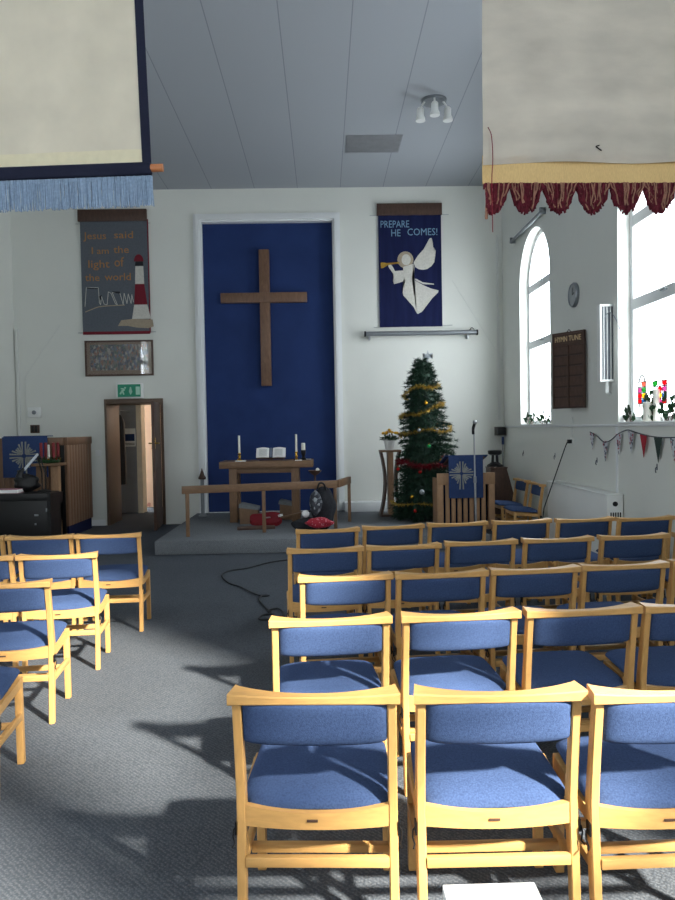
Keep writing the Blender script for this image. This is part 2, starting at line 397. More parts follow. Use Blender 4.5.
# thin panel joint across back wall
zj = P(120, 447, Y=YB).z; zj = 1.37
m = MB(); m.box(DX1+.12, NX0-.12, YB-.006, YB, zj, zj+.012); m.box(NX1+.12, XR, YB-.006, YB, zj, zj+.012)
struct(m.build('trim_7', white_w, smooth=0))

# door: lining, leaf, passage beyond
r = thing('door_1', None, None); struct(r)
m = MB(); m.box(DX0-.03, DX0+.008, YB-.02, YB+.75, 0, DZ+.03, .004); m.box(DX1-.012, DX1+.035, YB-.02, YB+.17, 0, DZ+.03, .004); m.box(DX0+.008, DX1-.012, YB-.02, YB+.75, DZ-.05, DZ+.03, .004)
m.build('door_frame', mat('brown_frame_wood',(104,86,72),.5,kind='wood',scale=4,stretch=(10,10,3),noise=.1), r)
lx = 0.0
YH = 0.0
leaf = MB().box(-.045, 0, -.84, 0, .012, DZ-.055, .004).build('door_leaf', darkw, r)
leaf.location = (DX1-.012, YB-.025, 0); leaf.rotation_euler = (0,0,R(6))
m = MB(); z = 1.42
for s_, x0 in ((-1, -.045), (1, 0)):
    m.tube([(x0, -.79, z), (x0+s_*.05, -.79, z), (x0+s_*.055, -.76, z), (x0+s_*.055, -.67, z)], .010)
    m.box(min(x0, x0+s_*.006), max(x0, x0+s_*.006), -.815, -.765, z-.09, z+.09, .002)
m.build('door_handle', brass, leaf)
# passage walls
struct(MB().box(DX0-.9, DX0-.05, YB+.75, YB+.85, 0, 2.6).build('wall_passage_left', white_p, smooth=0))
gx = P(138, 450, Y=YB+1.9).x
struct(MB().box(DX0-.9, gx, YB+1.9, YB+2.0, 0, 2.6).build('wall_passage_back', corr, smooth=0))
struct(MB().box(gx, P(142.5,450,Y=YB+1.85).x, YB+1.8, YB+2.1, 0, 2.6, .005).build('trim_8', mat('cream_paint',(214,200,176),.6), smooth=0))
struct(MB().box(gx-.2, DX1+1.6, YB+2.9, YB+3.0, 0, 2.6).build('wall_far_room', woodglow, smooth=0))
struct(MB().box(DX1+1.5, DX1+1.6, YB+.2, YB+2.9, 0, 2.6).build('wall_passage_right', white_w, smooth=0))
struct(MB().box(DX0-.9, DX0-.8, YB+.85, YB+3.0, 0, 2.6).build('wall_passage_side', white_w, smooth=0))
struct(MB().box(DX0-.9, DX1+1.6, YB+.165, YB+3.0, 2.6, 2.7).build('ceiling_passage', white_w, smooth=0))
L = bpy.data.lights.new('far_room_fill', 'POINT'); L.energy = 14; L.color = (1,.86,.72); L.shadow_soft_size = .15  # unseen point light added to brighten the room beyond the passage
lo = bpy.data.objects.new('far_room_fill', L); C.objects.link(lo); lo.location = (gx+1.2, YB+2.6, 2.2)
# coat and notice in passage
p = P(121, 455, Y=YB+1.2)
t = thing('hanging_coat', 'long black coat hanging inside the open doorway', 'coat', (p.x, YB+1.2, 0))
secs = []
for z, w, d in ((.62,.15,.10),(1.0,.15,.10),(1.5,.14,.09),(1.80,.13,.08),(1.90,.07,.05),(1.94,.02,.02)):
    secs.append([Vector((w*.62*math.cos(2*PI*k/12)*(1+.08*math.sin(3*k)), d*math.sin(2*PI*k/12), z)) for k in range(12)])
MB().loft(secs).build('coat_body', blackp, t)
MB().tube([(0,0,1.93),(0,0,2.02),(0,.69,2.02)], .008).build('coat_hook', steel, t)
p = P(129.5, 437, Y=YB+1.9)
t = thing('notice', 'white notice with blue block pinned in the passage behind the door', 'notice', (p.x, YB+1.9, p.z))
MB().box(-.12,.12,-.004,0,-.19,.17).build('paper', paper, t)
MB().box(-.10,.10,-.007,-.004,-.08,.06).build('printed_block', fallb, t)
m = MB()
for i in range(2): m.box(-.10,.10,-.006,-.004,-.13-.03*i,-.118-.03*i)
m.build('printed_line', blackp, t)

# ------------------------------------------------------------------ chairs
def rounded_pad(fn, nu, nv, m, name, parent, thick_edge=.5):
    """closed pillow: fn(u,v,side) -> point, u,v in -1..1"""
    b = MB(); T = [[b.bm.verts.new(fn(-1+2*i/nu, -1+2*j/nv, 1)) for j in range(nv+1)] for i in range(nu+1)]
    B = [[(T[i][j] if i in (0,nu) or j in (0,nv) else b.bm.verts.new(fn(-1+2*i/nu, -1+2*j/nv, -1))) for j in range(nv+1)] for i in range(nu+1)]
    for i in range(nu):
        for j in range(nv):
            b.bm.faces.new((T[i][j], T[i+1][j], T[i+1][j+1], T[i][j+1]))
            f = (B[i][j], B[i][j+1], B[i+1][j+1], B[i+1][j])
            if len(set(f)) == 4:
                try: b.bm.faces.new(f)
                except ValueError: pass
    return b.build(name, m, parent, smooth=60)
def warp(u): return math.copysign(1-(1-abs(u))**1.9, u)   # more rows near edges
def post_y(z):       # near face of rear leg
    if z < .42: return -.058 + .03*(z/.42)
    return -.028 - .047*((z-.42)/.36)**1.3
def make_chair():
    r = thing('stacking_chair', 'x', 'chair')
    # top rail, concave in plan towards the sitter and dipping in the middle
    secs = []
    for i in range(25):
        u = -1+2*i/24; x = .2625*u; q = abs(u)**2.2
        yr = -.092; yf = -.052 + .052*min(1, q*1.05); zt = .790 + .010*q; zb = .765
        xs = x if abs(u) < .99 else x
        inset = .012*(1 if u > 0 else -1) if abs(u) > .99 else 0
        b_ = .004
        secs.append([Vector((x, yr+b_, zb)), Vector((x, yr, zb+b_)), Vector((x, yr, zt-b_)), Vector((x, yr+b_, zt)), Vector((x-inset, yf-b_, zt)), Vector((x-inset, yf, zt-b_)), Vector((x-inset, yf, zb+b_)), Vector((x-inset, yf-b_, zb))])
    MB().loft(secs).build('top_rail', beech, r, smooth=30)
    # rear legs
    for s_ in (-1, 1):
        secs = []
        for z in (0,.1,.2,.3,.38,.44,.5,.58,.66,.72,.769):
            y = post_y(z); w = .029; d = .036 + .012*math.exp(-((z-.38)/.15)**2); xc = s_*.238
            b_ = .004; x0, x1, y0, y1 = xc-w/2, xc+w/2, y, y+d
            secs.append([Vector(q) for q in ((x0+b_,y0,z),(x1-b_,y0,z),(x1,y0+b_,z),(x1,y1-b_,z),(x1-b_,y1,z),(x0+b_,y1,z),(x0,y1-b_,z),(x0,y0+b_,z))])
        MB().loft(secs).build('rear_leg', beech_v, r, smooth=30)
        MB().bar((s_*.228,.335,0), (s_*.228,.325,.425), .032, .036, bev=.004).build('front_leg', beech_v, r)
        MB().bar((s_*.236,-.01,.232), (s_*.236,.315,.236), .02, .032, bev=.003).build('side_stretcher', beech, r)
        m = MB(); x = s_*.2555
        m.tube([(x-s_*.003,-.02,.36),(x+s_*.008,-.02,.345),(x+s_*.010,-.025,.325),(x+s_*.004,-.03,.305),(x+s_*.010,-.045,.30)], .0028, 6)
        m.box(min(x-s_*.003,x+s_*.002), max(x-s_*.003,x+s_*.002), -.035,-.005,.335,.375)
        m.build('link_clip', blackm, r)
    # upholstered back pad
    def bp(u, v, s_):
        x = .2235*warp(u); zb = .640 - .012*(1-u*u); zt = .770; uu, vv = warp(u), warp(v)
        z = (zb+zt)/2 + (zt-zb)/2*vv
        e = max(0, (1-abs(uu)**8))**.5 * max(0, (1-abs(vv)**8))**.5
        yc = post_y(z) + .02 - .018*(1-u*u)
        return Vector((x, yc - s_*(.006+.019*e) if e > 0 else yc, z))
    rounded_pad(bp, 20, 12, blue_fab, 'back_pad', r)
    # seat cushion
    def sp(u, v, s_):
        uu, vv = warp(u), warp(v); yr = .0 - .022*(1-u*u); yf = .375 + .012*(1-u*u)
        y = (yr+yf)/2 + (yf-yr)/2*vv; k_ = min(1, max(0, (y-.02)/.03)); k_ = k_*k_*(3-2*k_); x = (.2225 + .0195*k_ - .022*max(0,(vv+1)/2-.3))*uu
        if vv > .86: x *= 1 - .05*((vv-.86)/.14)**2
        zc = .412 + .030*(y/.375)
        e = max(0, (1-abs(uu)**6))**.5 * max(0, (1-abs(vv)**6))**.5
        return Vector((x, y, zc + (.04*e + .008*(1-uu*uu)*(1-vv*vv) if s_ > 0 else -.008*e)))
    rounded_pad(sp, 22, 22, blue_fab, 'seat', r)
    # aprons: rear with a scooped top, sides rising to the front, front
    m = MB(); secs = []
    for i in range(17):
        u = -1+2*i/16; x = .224*u; zt = .408 + .018*abs(u)**2; zb = .356 + .004*(u*u)
        y = -.028 - .016*(1-u*u)
        secs.append([Vector((x,y,zb)), Vector((x,y,zt)), Vector((x,y+.022,zt)), Vector((x,y+.022,zb))])
    m.loft(secs)
    for s_ in (-1, 1):
        y0, y1 = 0.0, .31
        vs = [Vector((s_*.236+i*.011, y, z)) for y, z0, z1 in ((y0,.355,.398),(y1,.38,.424)) for z in (z0,z1) for i in (-1,1)]
        m.faces(vs, [(0,1,3,2),(4,6,7,5),(0,4,5,1),(2,3,7,6),(0,2,6,4),(1,5,7,3)])
    m.box(-.222,.222,.318,.338,.375,.424,.003)
    sf = m.build('seat_frame', beech, r, smooth=30)
    MB().box(-.03,.004,-.0475,-.042,.382,.389).build('maker_plate', darkw, sf)
    MB().box(-.224,.224,-.045,-.022,.236,.268,.003).build('rear_stretcher', beech, r)
    for y in (.10, .25): MB().box(-.226,.226,y-.013,y+.013,.204,.232,.003).build('rack_bar', beech, r)
    return r
proto = make_chair(); used = [False]
def place(px, py, ang, label, group, at=None):
    p = P(px, py, Z=.80) if at is None else Vector(at)
    c = copy_tree(proto) if used[0] else proto
    used[0] = True
    c.location = (round(p.x,3), round(p.y,3), 0); c.rotation_euler = (0,0,R(ang)); c['label'] = label; c['group'] = group
    return c
ordn = ['aisle-end', 'second from the aisle', 'third from the aisle', 'fourth from the aisle', 'fifth from the aisle', 'sixth from the aisle']
rows = [
 ('nearest row of the right block', [(315,683.5,-3),(494,681.5,-.5),(666,680.5,1)]),
 ('second row from the camera in the right block', [(329.5,612.7,3.5),(456.5,608,4),(576.5,603.5,4.5),(690,599,5)]),
 ('middle row of the right block', [(344.2,572,4.5),(438.5,569,4.5),(530.5,565,5),(618.5,561,5),(706,557,5)]),
 ('fourth row from the camera in the right block', [(324,545.8,6),(401.5,542.8,6),(478,538.8,6),(554,535.9,6),(629,533,6),(703,530.5,6)]),
 ('farthest row of the right block', [(326.5,527.2,8),(391.3,523.8,8),(455,521,8),(518.8,518.6,8),(581,516.9,8),(641,515.6,8)]),
]
for ri, (rn, cs) in enumerate(rows):
    for i, (px, py, a_) in enumerate(cs):
        pos = 'at the aisle end' if i == 0 else ordn[i]
        place(px, py, a_, 'blue padded chair %s, %s' % (pos, rn), 'chairs in the right-hand block')
lrows = [
 ('farthest row of the left block', [(110,532.3,3),(42.5,533.8,3),(-26,535.4,3)]),
 ('third row from the camera in the left block', [(60,552,5),(-23,554.6,5)]),
 ('second row from the camera in the left block', [(5.5,579.5,5)]),
]
lord = ['at the aisle end', 'second from the aisle', 'third from the aisle']
for rn, cs in lrows:
    for i, (px, py, a_) in enumerate(cs):
        place(px, py, a_, 'blue padded chair %s, %s' % (lord[i], rn), 'chairs in the left-hand block')
place(0,0,5,'blue padded chair nearest the camera in the left block','chairs in the left-hand block', at=(-1.70,3.115,0))
place(0,0,90,'blue padded chair against the right wall, nearer of the pair facing left','chairs against the right wall', at=(2.90,9.85,0))
place(0,0,94,'blue padded chair against the right wall, farther of the pair facing left','chairs against the right wall', at=(2.90,10.62,0))

# ------------------------------------------------------------------ things on the back wall
def wallpt(px, py, d=0): return P(px, py, Y=YB-d)
# cross in niche
a = P(221, 299, Y=YB+.06); b = P(307, 297, Y=YB+.06); c = P(263, 250, Y=YB+.06); d = P(267.5, 386, Y=YB+.06)
cx = (c.x+d.x)/2
t = thing('wooden_cross', 'large brown wooden cross hung on the blue niche', 'cross', (cx, YB+.104, d.z))
h = c.z-d.z; hz = (a.z+b.z)/2-d.z
MB().box(-.088,.088,-.09,-.015,0,h,.006).build('upright', cross_w, t)
MB().box(a.x-cx,b.x-cx,-.10,-.02,hz-.085,hz+.085,.006).build('crossbeam', cross_w, t)
MB().box(-.03,.03,-.015,.0,hz-.3,hz+.1).build('wall_bracket', blackm, t)
# lighthouse banner
a = wallpt(79.5, 210.5); b = wallpt(150.5, 334)
w = b.x-a.x-.005; hh = a.z-b.z
t = thing('lighthouse_banner', 'grey cloth wall banner with lighthouse and tan lettering, left of the niche', 'banner', (a.x, YB, b.z))
MB().box(-.02,w+.0,-.06,-.001,hh-.20,hh,.005).build('pelmet_board', darkw, t)
secs = []
MB().box(.01,w,-.03,-.022,.04,hh-.16).build('cloth', bluegr, t)
MB().box(.01,w+.005,-.034,-.018,0,.05,.004).build('bottom_hem', maroon, t)
m = MB(); m.box(w,w+.018,-.033,-.02,.02,hh-.17); m.build('side_binding', maroon, t)
MB().tube([(-.08,-.012,.035),(w+.1,-.012,.035)], .006).build('hanging_rod', steel, t); MB().tube([(-.07,-.012,hh-.23),(w+.05,-.012,hh-.23)], .006).build('hanging_rod', steel, t)
sl = .15/F*YB
def lp(x, y): return ((x-28)*sl, hh-(y-35)*sl)
for wd_, x0, x1, yb_, hc in (('Jesus',52,200,226,48),('said',252,376,222,48),('I',104,112,322,46),('am',138,215,322,32),('the',246,346,318,48),('light',80,218,412,52),('of',250,312,406,48),('the',56,150,498,48),('world',184,354,496,50)):
    q = lp(x0, yb_); fit(t, wd_, q[0], q[1], (x1-x0)*sl, hc*sl, -.0325, tan)
def lpl(name, pts, m_, y0=-.036, y1=-.030): mm = MB(); mm.plaque([lp(*p) for p in pts], y0, y1); return mm.build(name, m_, t, 0)
lpl('lighthouse_white_band', [(356,750),(480,750),(458,657),(372,657)], appl)
lpl('lighthouse_white_band', [(382,522),(441,522),(438,405),(386,405)], appl)
lpl('lighthouse_red_band', [(372,657),(458,657),(441,522),(382,522)], maroon)
lpl('lantern_room', [(384,404),(438,404),(436,375),(388,375)], bag_k)
lpl('lighthouse_dome', [(409+31*math.cos(PI*k/10), 374-46*math.sin(PI*k/10)) for k in range(11)], maroon)
lpl('rock', [(262,795),(285,757),(360,750),(490,755),(496,800),(460,812),(380,806),(330,795)], halo)
m = MB(); pts = [(50,665),(62,540),(140,542),(145,640),(152,655),(160,600),(175,650),(195,655),(205,570),(222,580),(250,650),(262,655),(230,575),(280,578),(300,655),(308,580),(325,650),(335,585),(352,650),(358,590),(368,640)]
for p0, p1 in zip(pts[:-1], pts[1:]):
    (x0,z0),(x1,z1) = lp(*p0), lp(*p1); m.bar((x0,-.032,z0),(x1,-.032,z1), .004, .009, side=Vector((0,1,0)))
m.build('cliff_outline', appl, t, 0)
MB().tube(smoothpath([(lp(x,y)[0],-.032,lp(x,y)[1]) for x,y in ((52,700),(90,685),(140,668),(200,662),(260,660),(310,658))]), .009, 5).build('shoreline', halo, t, 0)
lpl('dark_patch', [(65,540),(140,545),(135,552),(70,548)], bag_k); lpl('dark_patch', [(143,600),(160,590),(158,620),(150,625)], bag_k); lpl('dark_patch', [(228,568),(282,570),(280,584),(240,576)], bag_k)

# framed picture (generic muted print)
a = wallpt(85, 341); b = wallpt(154, 375.5); w = b.x-a.x; h = a.z-b.z
t = thing('framed_picture', 'long brown framed print below the lighthouse banner', 'picture', (a.x, YB, b.z))
m = MB(); fw = .03
m.box(0,fw,-.035,-.001,0,h); m.box(w-fw,w,-.035,-.001,0,h); m.box(fw,w-fw,-.035,-.001,0,fw); m.box(fw,w-fw,-.035,-.001,h-fw,h)
m.build('frame', darkw, t, 0)
MB().box(fw,w-fw,-.018,-.001,fw,h-fw).build('mount', mat('brown_mount',(124,104,88),.8), t, 0)
MB().box(.09,w-.09,-.022,-.018,.1,h-.07).build('print', picmat, t, 0)
MB().box(fw,w-fw,-.028,-.026,fw,h-fw).build('glazing', glass, t, 0)

# exit sign
a = wallpt(118, 384.5); b = wallpt(144, 397.5); w = b.x-a.x; h = a.z-b.z
t = thing('exit_sign', 'green emergency exit sign with running figure above the door', 'sign', (a.x, YB, b.z))
MB().box(-.01,w,-.08,-.001,-.01,h+.01,.005).build('housing', white_pl, t)
MB().box(.015,w-.035,-.084,-.080,.01,h-.005).build('green_face', green_s, t, 0)
m = MB(); y0, y1 = -.088, -.084
def pq(pts): m.plaque([(x*h, z*h) for x, z in pts], y0, y1)
m.tube([(.62*h,y0,.72*h),(.62*h,y1,.72*h)], .016)
m.bar((.35*h,-.086,.45*h),(.58*h,-.086,.62*h),.003,.035,side=Vector((0,1,0))); m.bar((.35*h,-.086,.45*h),(.25*h,-.086,.25*h),.003,.025,side=Vector((0,1,0)))
m.bar((.42*h,-.086,.48*h),(.52*h,-.086,.22*h),.003,.025,side=Vector((0,1,0))); m.bar((.3*h,-.086,.66*h),(.5*h,-.086,.66*h),.003,.02,side=Vector((0,1,0)))
m.build('running_figure', sign_w, t, 0)
m = MB(); m.plaque([(x*h,z*h) for x,z in ((.98,.78),(1.06,.78),(1.06,.42),(1.15,.42),(1.02,.2),(.89,.42),(.98,.42))], y0, y1); m.build('arrow', sign_w, t, 0)
m = MB(); m.plaque([(x*h,z*h) for x,z in ((1.4,.2),(1.7,.2),(1.7,.8),(1.4,.8))], y0, y1); m.build('doorway_symbol', sign_w, t, 0)

# thermostat plate, switch box, light switch
p = wallpt(35, 412.5)
t = thing('thermostat', 'square white thermostat on the back wall above the blue pulpit cloth', 'thermostat', (p.x, YB, p.z))
MB().box(-.11,.11,-.04,-.001,-.09,.09,.008).build('cover', white_pl, t)
m = MB().lathe([(.035,0),(.035,.012),(.03,.016)], (0,0,0)); m.xform(Matrix.Translation((0,-.04,0)) @ Matrix.Rotation(R(90),4,'X')); m.build('dial', greym, t)
p = wallpt(35.5, 429)
t = thing('switch_box', 'small dark brown switch box just below the thermostat', 'switch', (p.x, YB, p.z))
MB().box(-.075,.075,-.04,-.001,-.07,.07,.006).build('backplate', darkw, t); m = MB(); m.box(-.05,-.01,-.05,-.04,-.05,.05,.003); m.box(.01,.05,-.05,-.04,-.05,.05,.003); m.build('rocker', blackp, t)
p = wallpt(98.5, 453)
t = thing('light_switch', 'white light switch on the wall just left of the door', 'switch', (p.x, YB, p.z))
MB().box(-.05,.05,-.012,-.001,-.05,.05,.004).build('backplate', white_pl, t); MB().box(-.02,.02,-.022,-.012,-.02,.02,.003).build('rocker', white_pl, t)

# angel banner
a = wallpt(376.5, 204.5); b = wallpt(443, 326.5); w = b.x-a.x; h = a.z-b.z
t = thing('angel_banner', 'navy cloth wall banner with pale angel blowing a horn, right of the niche', 'banner', (a.x, YB, b.z))
MB().box(-.0,w,-.06,-.001,h-.20,h,.005).build('pelmet_board', darkw, t)
secs = []
for i in range(25):
    x = .02+(w-.035)*i/24; y = -.026+.005*math.sin(i*1.3)
    secs.append([Vector((x,y-.003,.0)),Vector((x,y-.003-.0,h-.17)),Vector((x,y+.003,h-.17)),Vector((x,y+.003,.0))])
MB().loft(secs).build('cloth', bannav, t)
MB().tube([(-.12,-.012,h-.19),(w+.12,-.012,h-.19)], .005).build('hanging_rod', steel, t); MB().tube([(-.08,-.012,.0),(w+.16,-.012,.02)], .005).build('hanging_rod', steel, t)
sc = w/ (503-48.)          # crop pixels of a close look -> metres
def ap(x, y): return ((x-48)*sc, h-(y-22)*sc)
for wd_, x0, x1, yb_ in (('PREPARE',73,273,187),('HE',147,212,248),('COMES!',260,470,243)):
    q = ap(x0, yb_); fit(t, wd_, q[0], q[1], (x1-x0)*sc, 50*sc, -.034, bluelet)
def shape(name, pts, m_, y0=-.041, y1=-.0325): mm = MB(); mm.plaque([ap(*p) for p in pts], y0, y1); return mm.build(name, m_, t, 0)
shape('halo', [(243+56*math.cos(2*PI*k/24), 412+58*math.sin(2*PI*k/24)) for k in range(24)], halo, -.037, -.0325)
shape('angel_head', [(248+32*math.cos(2*PI*k/20), 412+38*math.sin(2*PI*k/20)) for k in range(20)], appl, -.043, -.037)
shape('wing', [(300,432),(330,385),(372,340),(395,300),(412,268),(424,262),(432,270),(430,298),(438,300),(434,325),(444,330),(440,352),(457,350),(452,395),(444,398),(446,430),(425,458),(395,478),(365,483),(335,478),(312,464)], appl)
shape('robe', [(226,462),(300,440),(306,470),(303,510),(285,542),(305,556),(365,590),(420,615),(472,628),(470,642),(430,680),(390,730),(355,775),(325,790),(318,785),(295,740),(260,700),(225,660),(220,640),(228,590),(240,570),(225,560)], appl)
shape('sleeve', [(123,440),(135,438),(150,455),(168,490),(226,486),(240,520),(225,562),(190,574),(160,580),(154,560),(158,515),(140,485),(123,460)], appl, -.045, -.041)
shape('sash', [(300,545),(318,546),(360,570),(440,582),(440,588),(365,584),(320,562)], appl, -.045,-.0425)
shape('horn', [(68,432),(80,428),(112,434),(200,428),(203,438),(120,448),(84,470),(70,470)], brass, -.049, -.045)

# fluorescent picture light under angel banner
a = wallpt(366, 334, .12); b = wallpt(476, 329.5, .12)
t = thing('tube_light', 'long grey tube light on brackets under the angel banner', 'light', (a.x, YB, a.z))
w = b.x-a.x; dz = 0
MB().tube([(0,-.12,0),(w,-.12,dz)], .040, 14).build('tube_housing', greym, t)
for x in (-.03, w+.0): MB().tube([(x,-.12,0),(x+.03,-.12,0)], .048, 14).build('end_cap', blackp, t)
for x in (.06, w-.14): MB().box(x-.015,x+.015,-.115,-.001,-.10,.0,.003).build('wall_bracket', steel, t)
MB().tube(smoothpath([(w-.02,-.12,.03),(w-.06,-.06,.09),(w-.1,-.01,.03)]), .006).build('flex', blackp, t)

# speaker at corner ledge
p = P(501, 431, Y=YB-.15)
t = thing('corner_speaker', 'small taupe box speaker high in the back right corner', 'speaker', (p.x, YB, p.z))
MB().box(-.08,.08,-.2,-.001,-.075,.075,.006).build('cabinet', speakb, t)
MB().box(-.065,.065,-.206,-.2,-.06,.06).build('grille', blackp, t)
# thin diagonal wire on back wall
q0 = wallpt(452, 280, .008); q1 = wallpt(505, 365, .008)
tag(MB().tube([q0, q1], .004, 6).build('wall_wire', conduit), 'thin pale wire running diagonally down the wall right of the angel banner', 'wire')
q0 = wallpt(60, 325, .008); q1 = wallpt(25, 377, .008)
tag(MB().tube([q0, q1, q1+Vector((0,0,-.9))], .004, 6).build('wall_wire', conduit), 'thin pale wire running diagonally from the lighthouse banner to the left corner', 'wire')

# ------------------------------------------------------------------ right wall things
t = thing('wall_strip_light', 'slim horizontal strip light high on the right wall above the arched window', 'light', (XR, 10.75, 4.56))
MB().box(-.05,-.001,-.8,.8,.03,.06,.004).build('batten', white_pl, t)
MB().tube([(-.06,-.82,0),(-.06,.82,0)], .028, 12).build('tube', greym, t)
for y in (-.8,.77): MB().box(-.09,-.001,y,y+.03,-.03,.06,.004).build('end_bracket', greym, t)
t = thing('wall_clock', 'round silver clock on the right wall above the hymn board', 'clock', (XR, 8.83, 3.2))
Mx = Matrix.Rotation(R(-90),4,'Y')
MB().lathe([(.15,.0),(.152,.03),(.14,.045),(.13,.04),(.128,.03)], seg=32).xform(Mx @ Matrix.Translation((0,0,0.001))).build('case', greym, t)
MB().lathe([(.13,.030),(.13,.034)], seg=32).xform(Mx).build('dial', mat('grey_dial',(160,164,166),.5), t)
m = MB(); m.bar((-.037,0,0),(-.037,.0,.09),.003,.008); m.bar((-.037,0,0),(-.037,-.06,.02),.003,.01); m.build('hand', blackp, t)
hb = P(586, 368, X=XR-.03); W, H = .47, .92
ztb = P(586, 329.5, Y=hb.y).z
t = thing('hymn_board', 'brown wooden hymn board with two columns of empty slots, angled from the right wall', 'hymn board', (XR-.03, hb.y, ztb-H), math.atan2(.53,.85))
MB().box(-.02,0,0,W,0,H).build('board', darkw, t, 0)
m = MB(); fw = .02
m.box(-.035,-.02,0,fw,0,H); m.box(-.035,-.02,W-fw,W,0,H); m.box(-.035,-.02,W/2-.008,W/2+.008,0,H-.15); m.box(-.035,-.02,fw,W-fw,H-.02,H); m.box(-.035,-.02,fw,W-fw,H-.16,H-.145)
m.build('frame', darkw, t, 0)
srm = mat('slot_rail_wood',(58,42,36),.5,kind='wood',scale=4)
for i in range(6):
    z = (H-.16)*i/6
    MB().box(-.030,-.02,fw,W/2-.008,z,z+.022).build('slot_rail', srm, t, 0); MB().box(-.030,-.02,W/2+.008,W-fw,z,z+.022).build('slot_rail', srm, t, 0)
MB().tube([(-.01,W/2-.03,H),(-.01,W/2,H+.03),(-.01,W/2+.03,H)], .005).build('hanging_loop', blackm, t)
MB().box(0,.19,W*.55,W*.55+.03,H*.5,H*.5+.03).build('wall_bracket', blackm, t)
goldl = mat('gilt_letters', (224,196,150), .4, noise=.02)
lettering('lettering', 'HYMN', .092, lambda u,v,w_: (-.022+w_, W-.03-u*.72, H-.11+v), goldl, t, .003)
lettering('lettering', 'TUNE', .092, lambda u,v,w_: (-.022+w_, W/2-.005-u*.76, H-.11+v), goldl, t, .003)
# column speaker
a = P(608.5, 344, Y=7.78)
t = thing('column_speaker', 'tall slim white framed column speaker beside the large window', 'speaker', (XR-.09, 7.86, a.z), R(12))
hw, hh_ = .092, .415
m = MB(); m.box(-hw,-hw+.022,-.05,.04,-hh_,hh_,.003); m.box(hw-.022,hw,-.05,.04,-hh_,hh_,.003); m.box(-hw+.022,hw-.022,-.05,.04,-hh_,-hh_+.022,.003); m.box(-hw+.022,hw-.022,-.05,.04,hh_-.022,hh_,.003)
t.location = (P(608.5,344,Y=7.72).x-.02, 7.72, a.z); t.rotation_euler = (0,0,R(0))
m.build('case', white_pl, t)
MB().box(-hw+.02,hw-.02,-.03,.03,-hh_+.02,hh_-.02).build('grille', mat('speaker_grille_grey',(96,102,108),.7), t)
m = MB()
for x in (-.045, -.01, .03): m.box(x-.004,x+.004,-.045,-.03,-hh_+.022,hh_-.022,.002)
m.build('reflector_strip', white_pl, t)
m = MB(); m.tube([(0,.0,-hh_),(0,.0,-hh_-.12)], .022); m.tube([(0,.0,-hh_-.12),(.09,.05,-hh_-.14)], .012); m.build('bracket', white_pl, t)
tag(MB().tube(smoothpath([(XR-.09,7.70,2.74),(XR-.05,7.66,2.80),(XR-.012,7.59,2.72),(XR+.02,7.552,2.6)]), .006).build('speaker_cable', greym), 'short grey cable looping from the column speaker into the window reveal', 'cable')

# storage heater
hx0, hy0, hy1 = XR-.185, 7.42, 9.42
t = thing('storage_heater', 'long low white storage heater against the right wall', 'heater', (XR, hy0, 0))
MB().box(-.185,-.012,.02,hy1-hy0,.06,.84,.012).build('casing', white_pl, t)
MB().box(-.19,-.008,0,hy1-hy0+.01,.84,.86,.004).build('lid', white_pl, t)
MB().box(-.183,-.014,0,.02,.10,.84,.004).build('end_panel', white_pl, t)
m = MB().lathe([(.026,0),(.026,.012),(.02,.016)]); m.xform(Matrix.Translation((-.1,0,.76)) @ Matrix.Rotation(R(90),4,'X')); m.build('control_dial', blackp, t)
m = MB()
for i in range(5): m.box(-.15+.025*i,-.137+.025*i,-.003,0,.60,.67)
m.build('vent_slot', blackp, t)
for y in (.15, hy1-hy0-.2): MB().box(-.17,-.03,y,y+.05,0,.06).build('foot', blackp, t)

# socket, conduit and black cable to heater area
p = P(573, 441, X=XR)
t = thing('wall_socket', 'small socket with black plug above the storage heater', 'socket', (XR, p.y, p.z))
MB().box(-.02,-.001,-.045,.045,-.04,.04,.004).build('backplate', white_pl, t)
MB().box(-.07,-.02,-.025,.025,-.03,.02,.006).build('plug', blackp, t)
MB().box(-.012,-.001,-.008,.008,.04,.30).build('conduit', conduit, t)
e = P(544, 508, X=2.74)
tag(MB().tube([(XR-.072,p.y,p.z-.012),(XR-.10,p.y+(e.y-p.y)*.08,p.z-.07),(e.x,e.y,e.z),(e.x-.02,e.y+.02,e.z-.2),(e.x-.02,e.y+.04,.012),(e.x-.3,e.y+.1,.009)], .007).build('power_cable', cordk), 'black power cable running taut down diagonally from the wall socket', 'cable')
# small dark marks on the wall, modelled in the shape of hooks
for px, py, w_ in ((523.5,453,'farthest, behind the two chairs'),(555,456,'beyond the black plug'),(597,461,'between plug and bunting'),(657,468,'nearest, below the green bunting flag')):
    p = P(px, py, X=XR-.003)
    t = thing('wall_mark', 'small dark mark on the right wall, %s' % w_, 'mark', (XR, p.y, p.z), group='small dark marks on the right wall')
    MB().box(-.005,-.001,-.010,.010,-.02,.04,.002).build('plate', mark, t); MB().tube([(-.004,0,.01),(-.014,.004,-.0),(-.016,.006,-.03),(-.008,.01,-.045)], .0045, 6).build('mark_tail', mark, t)
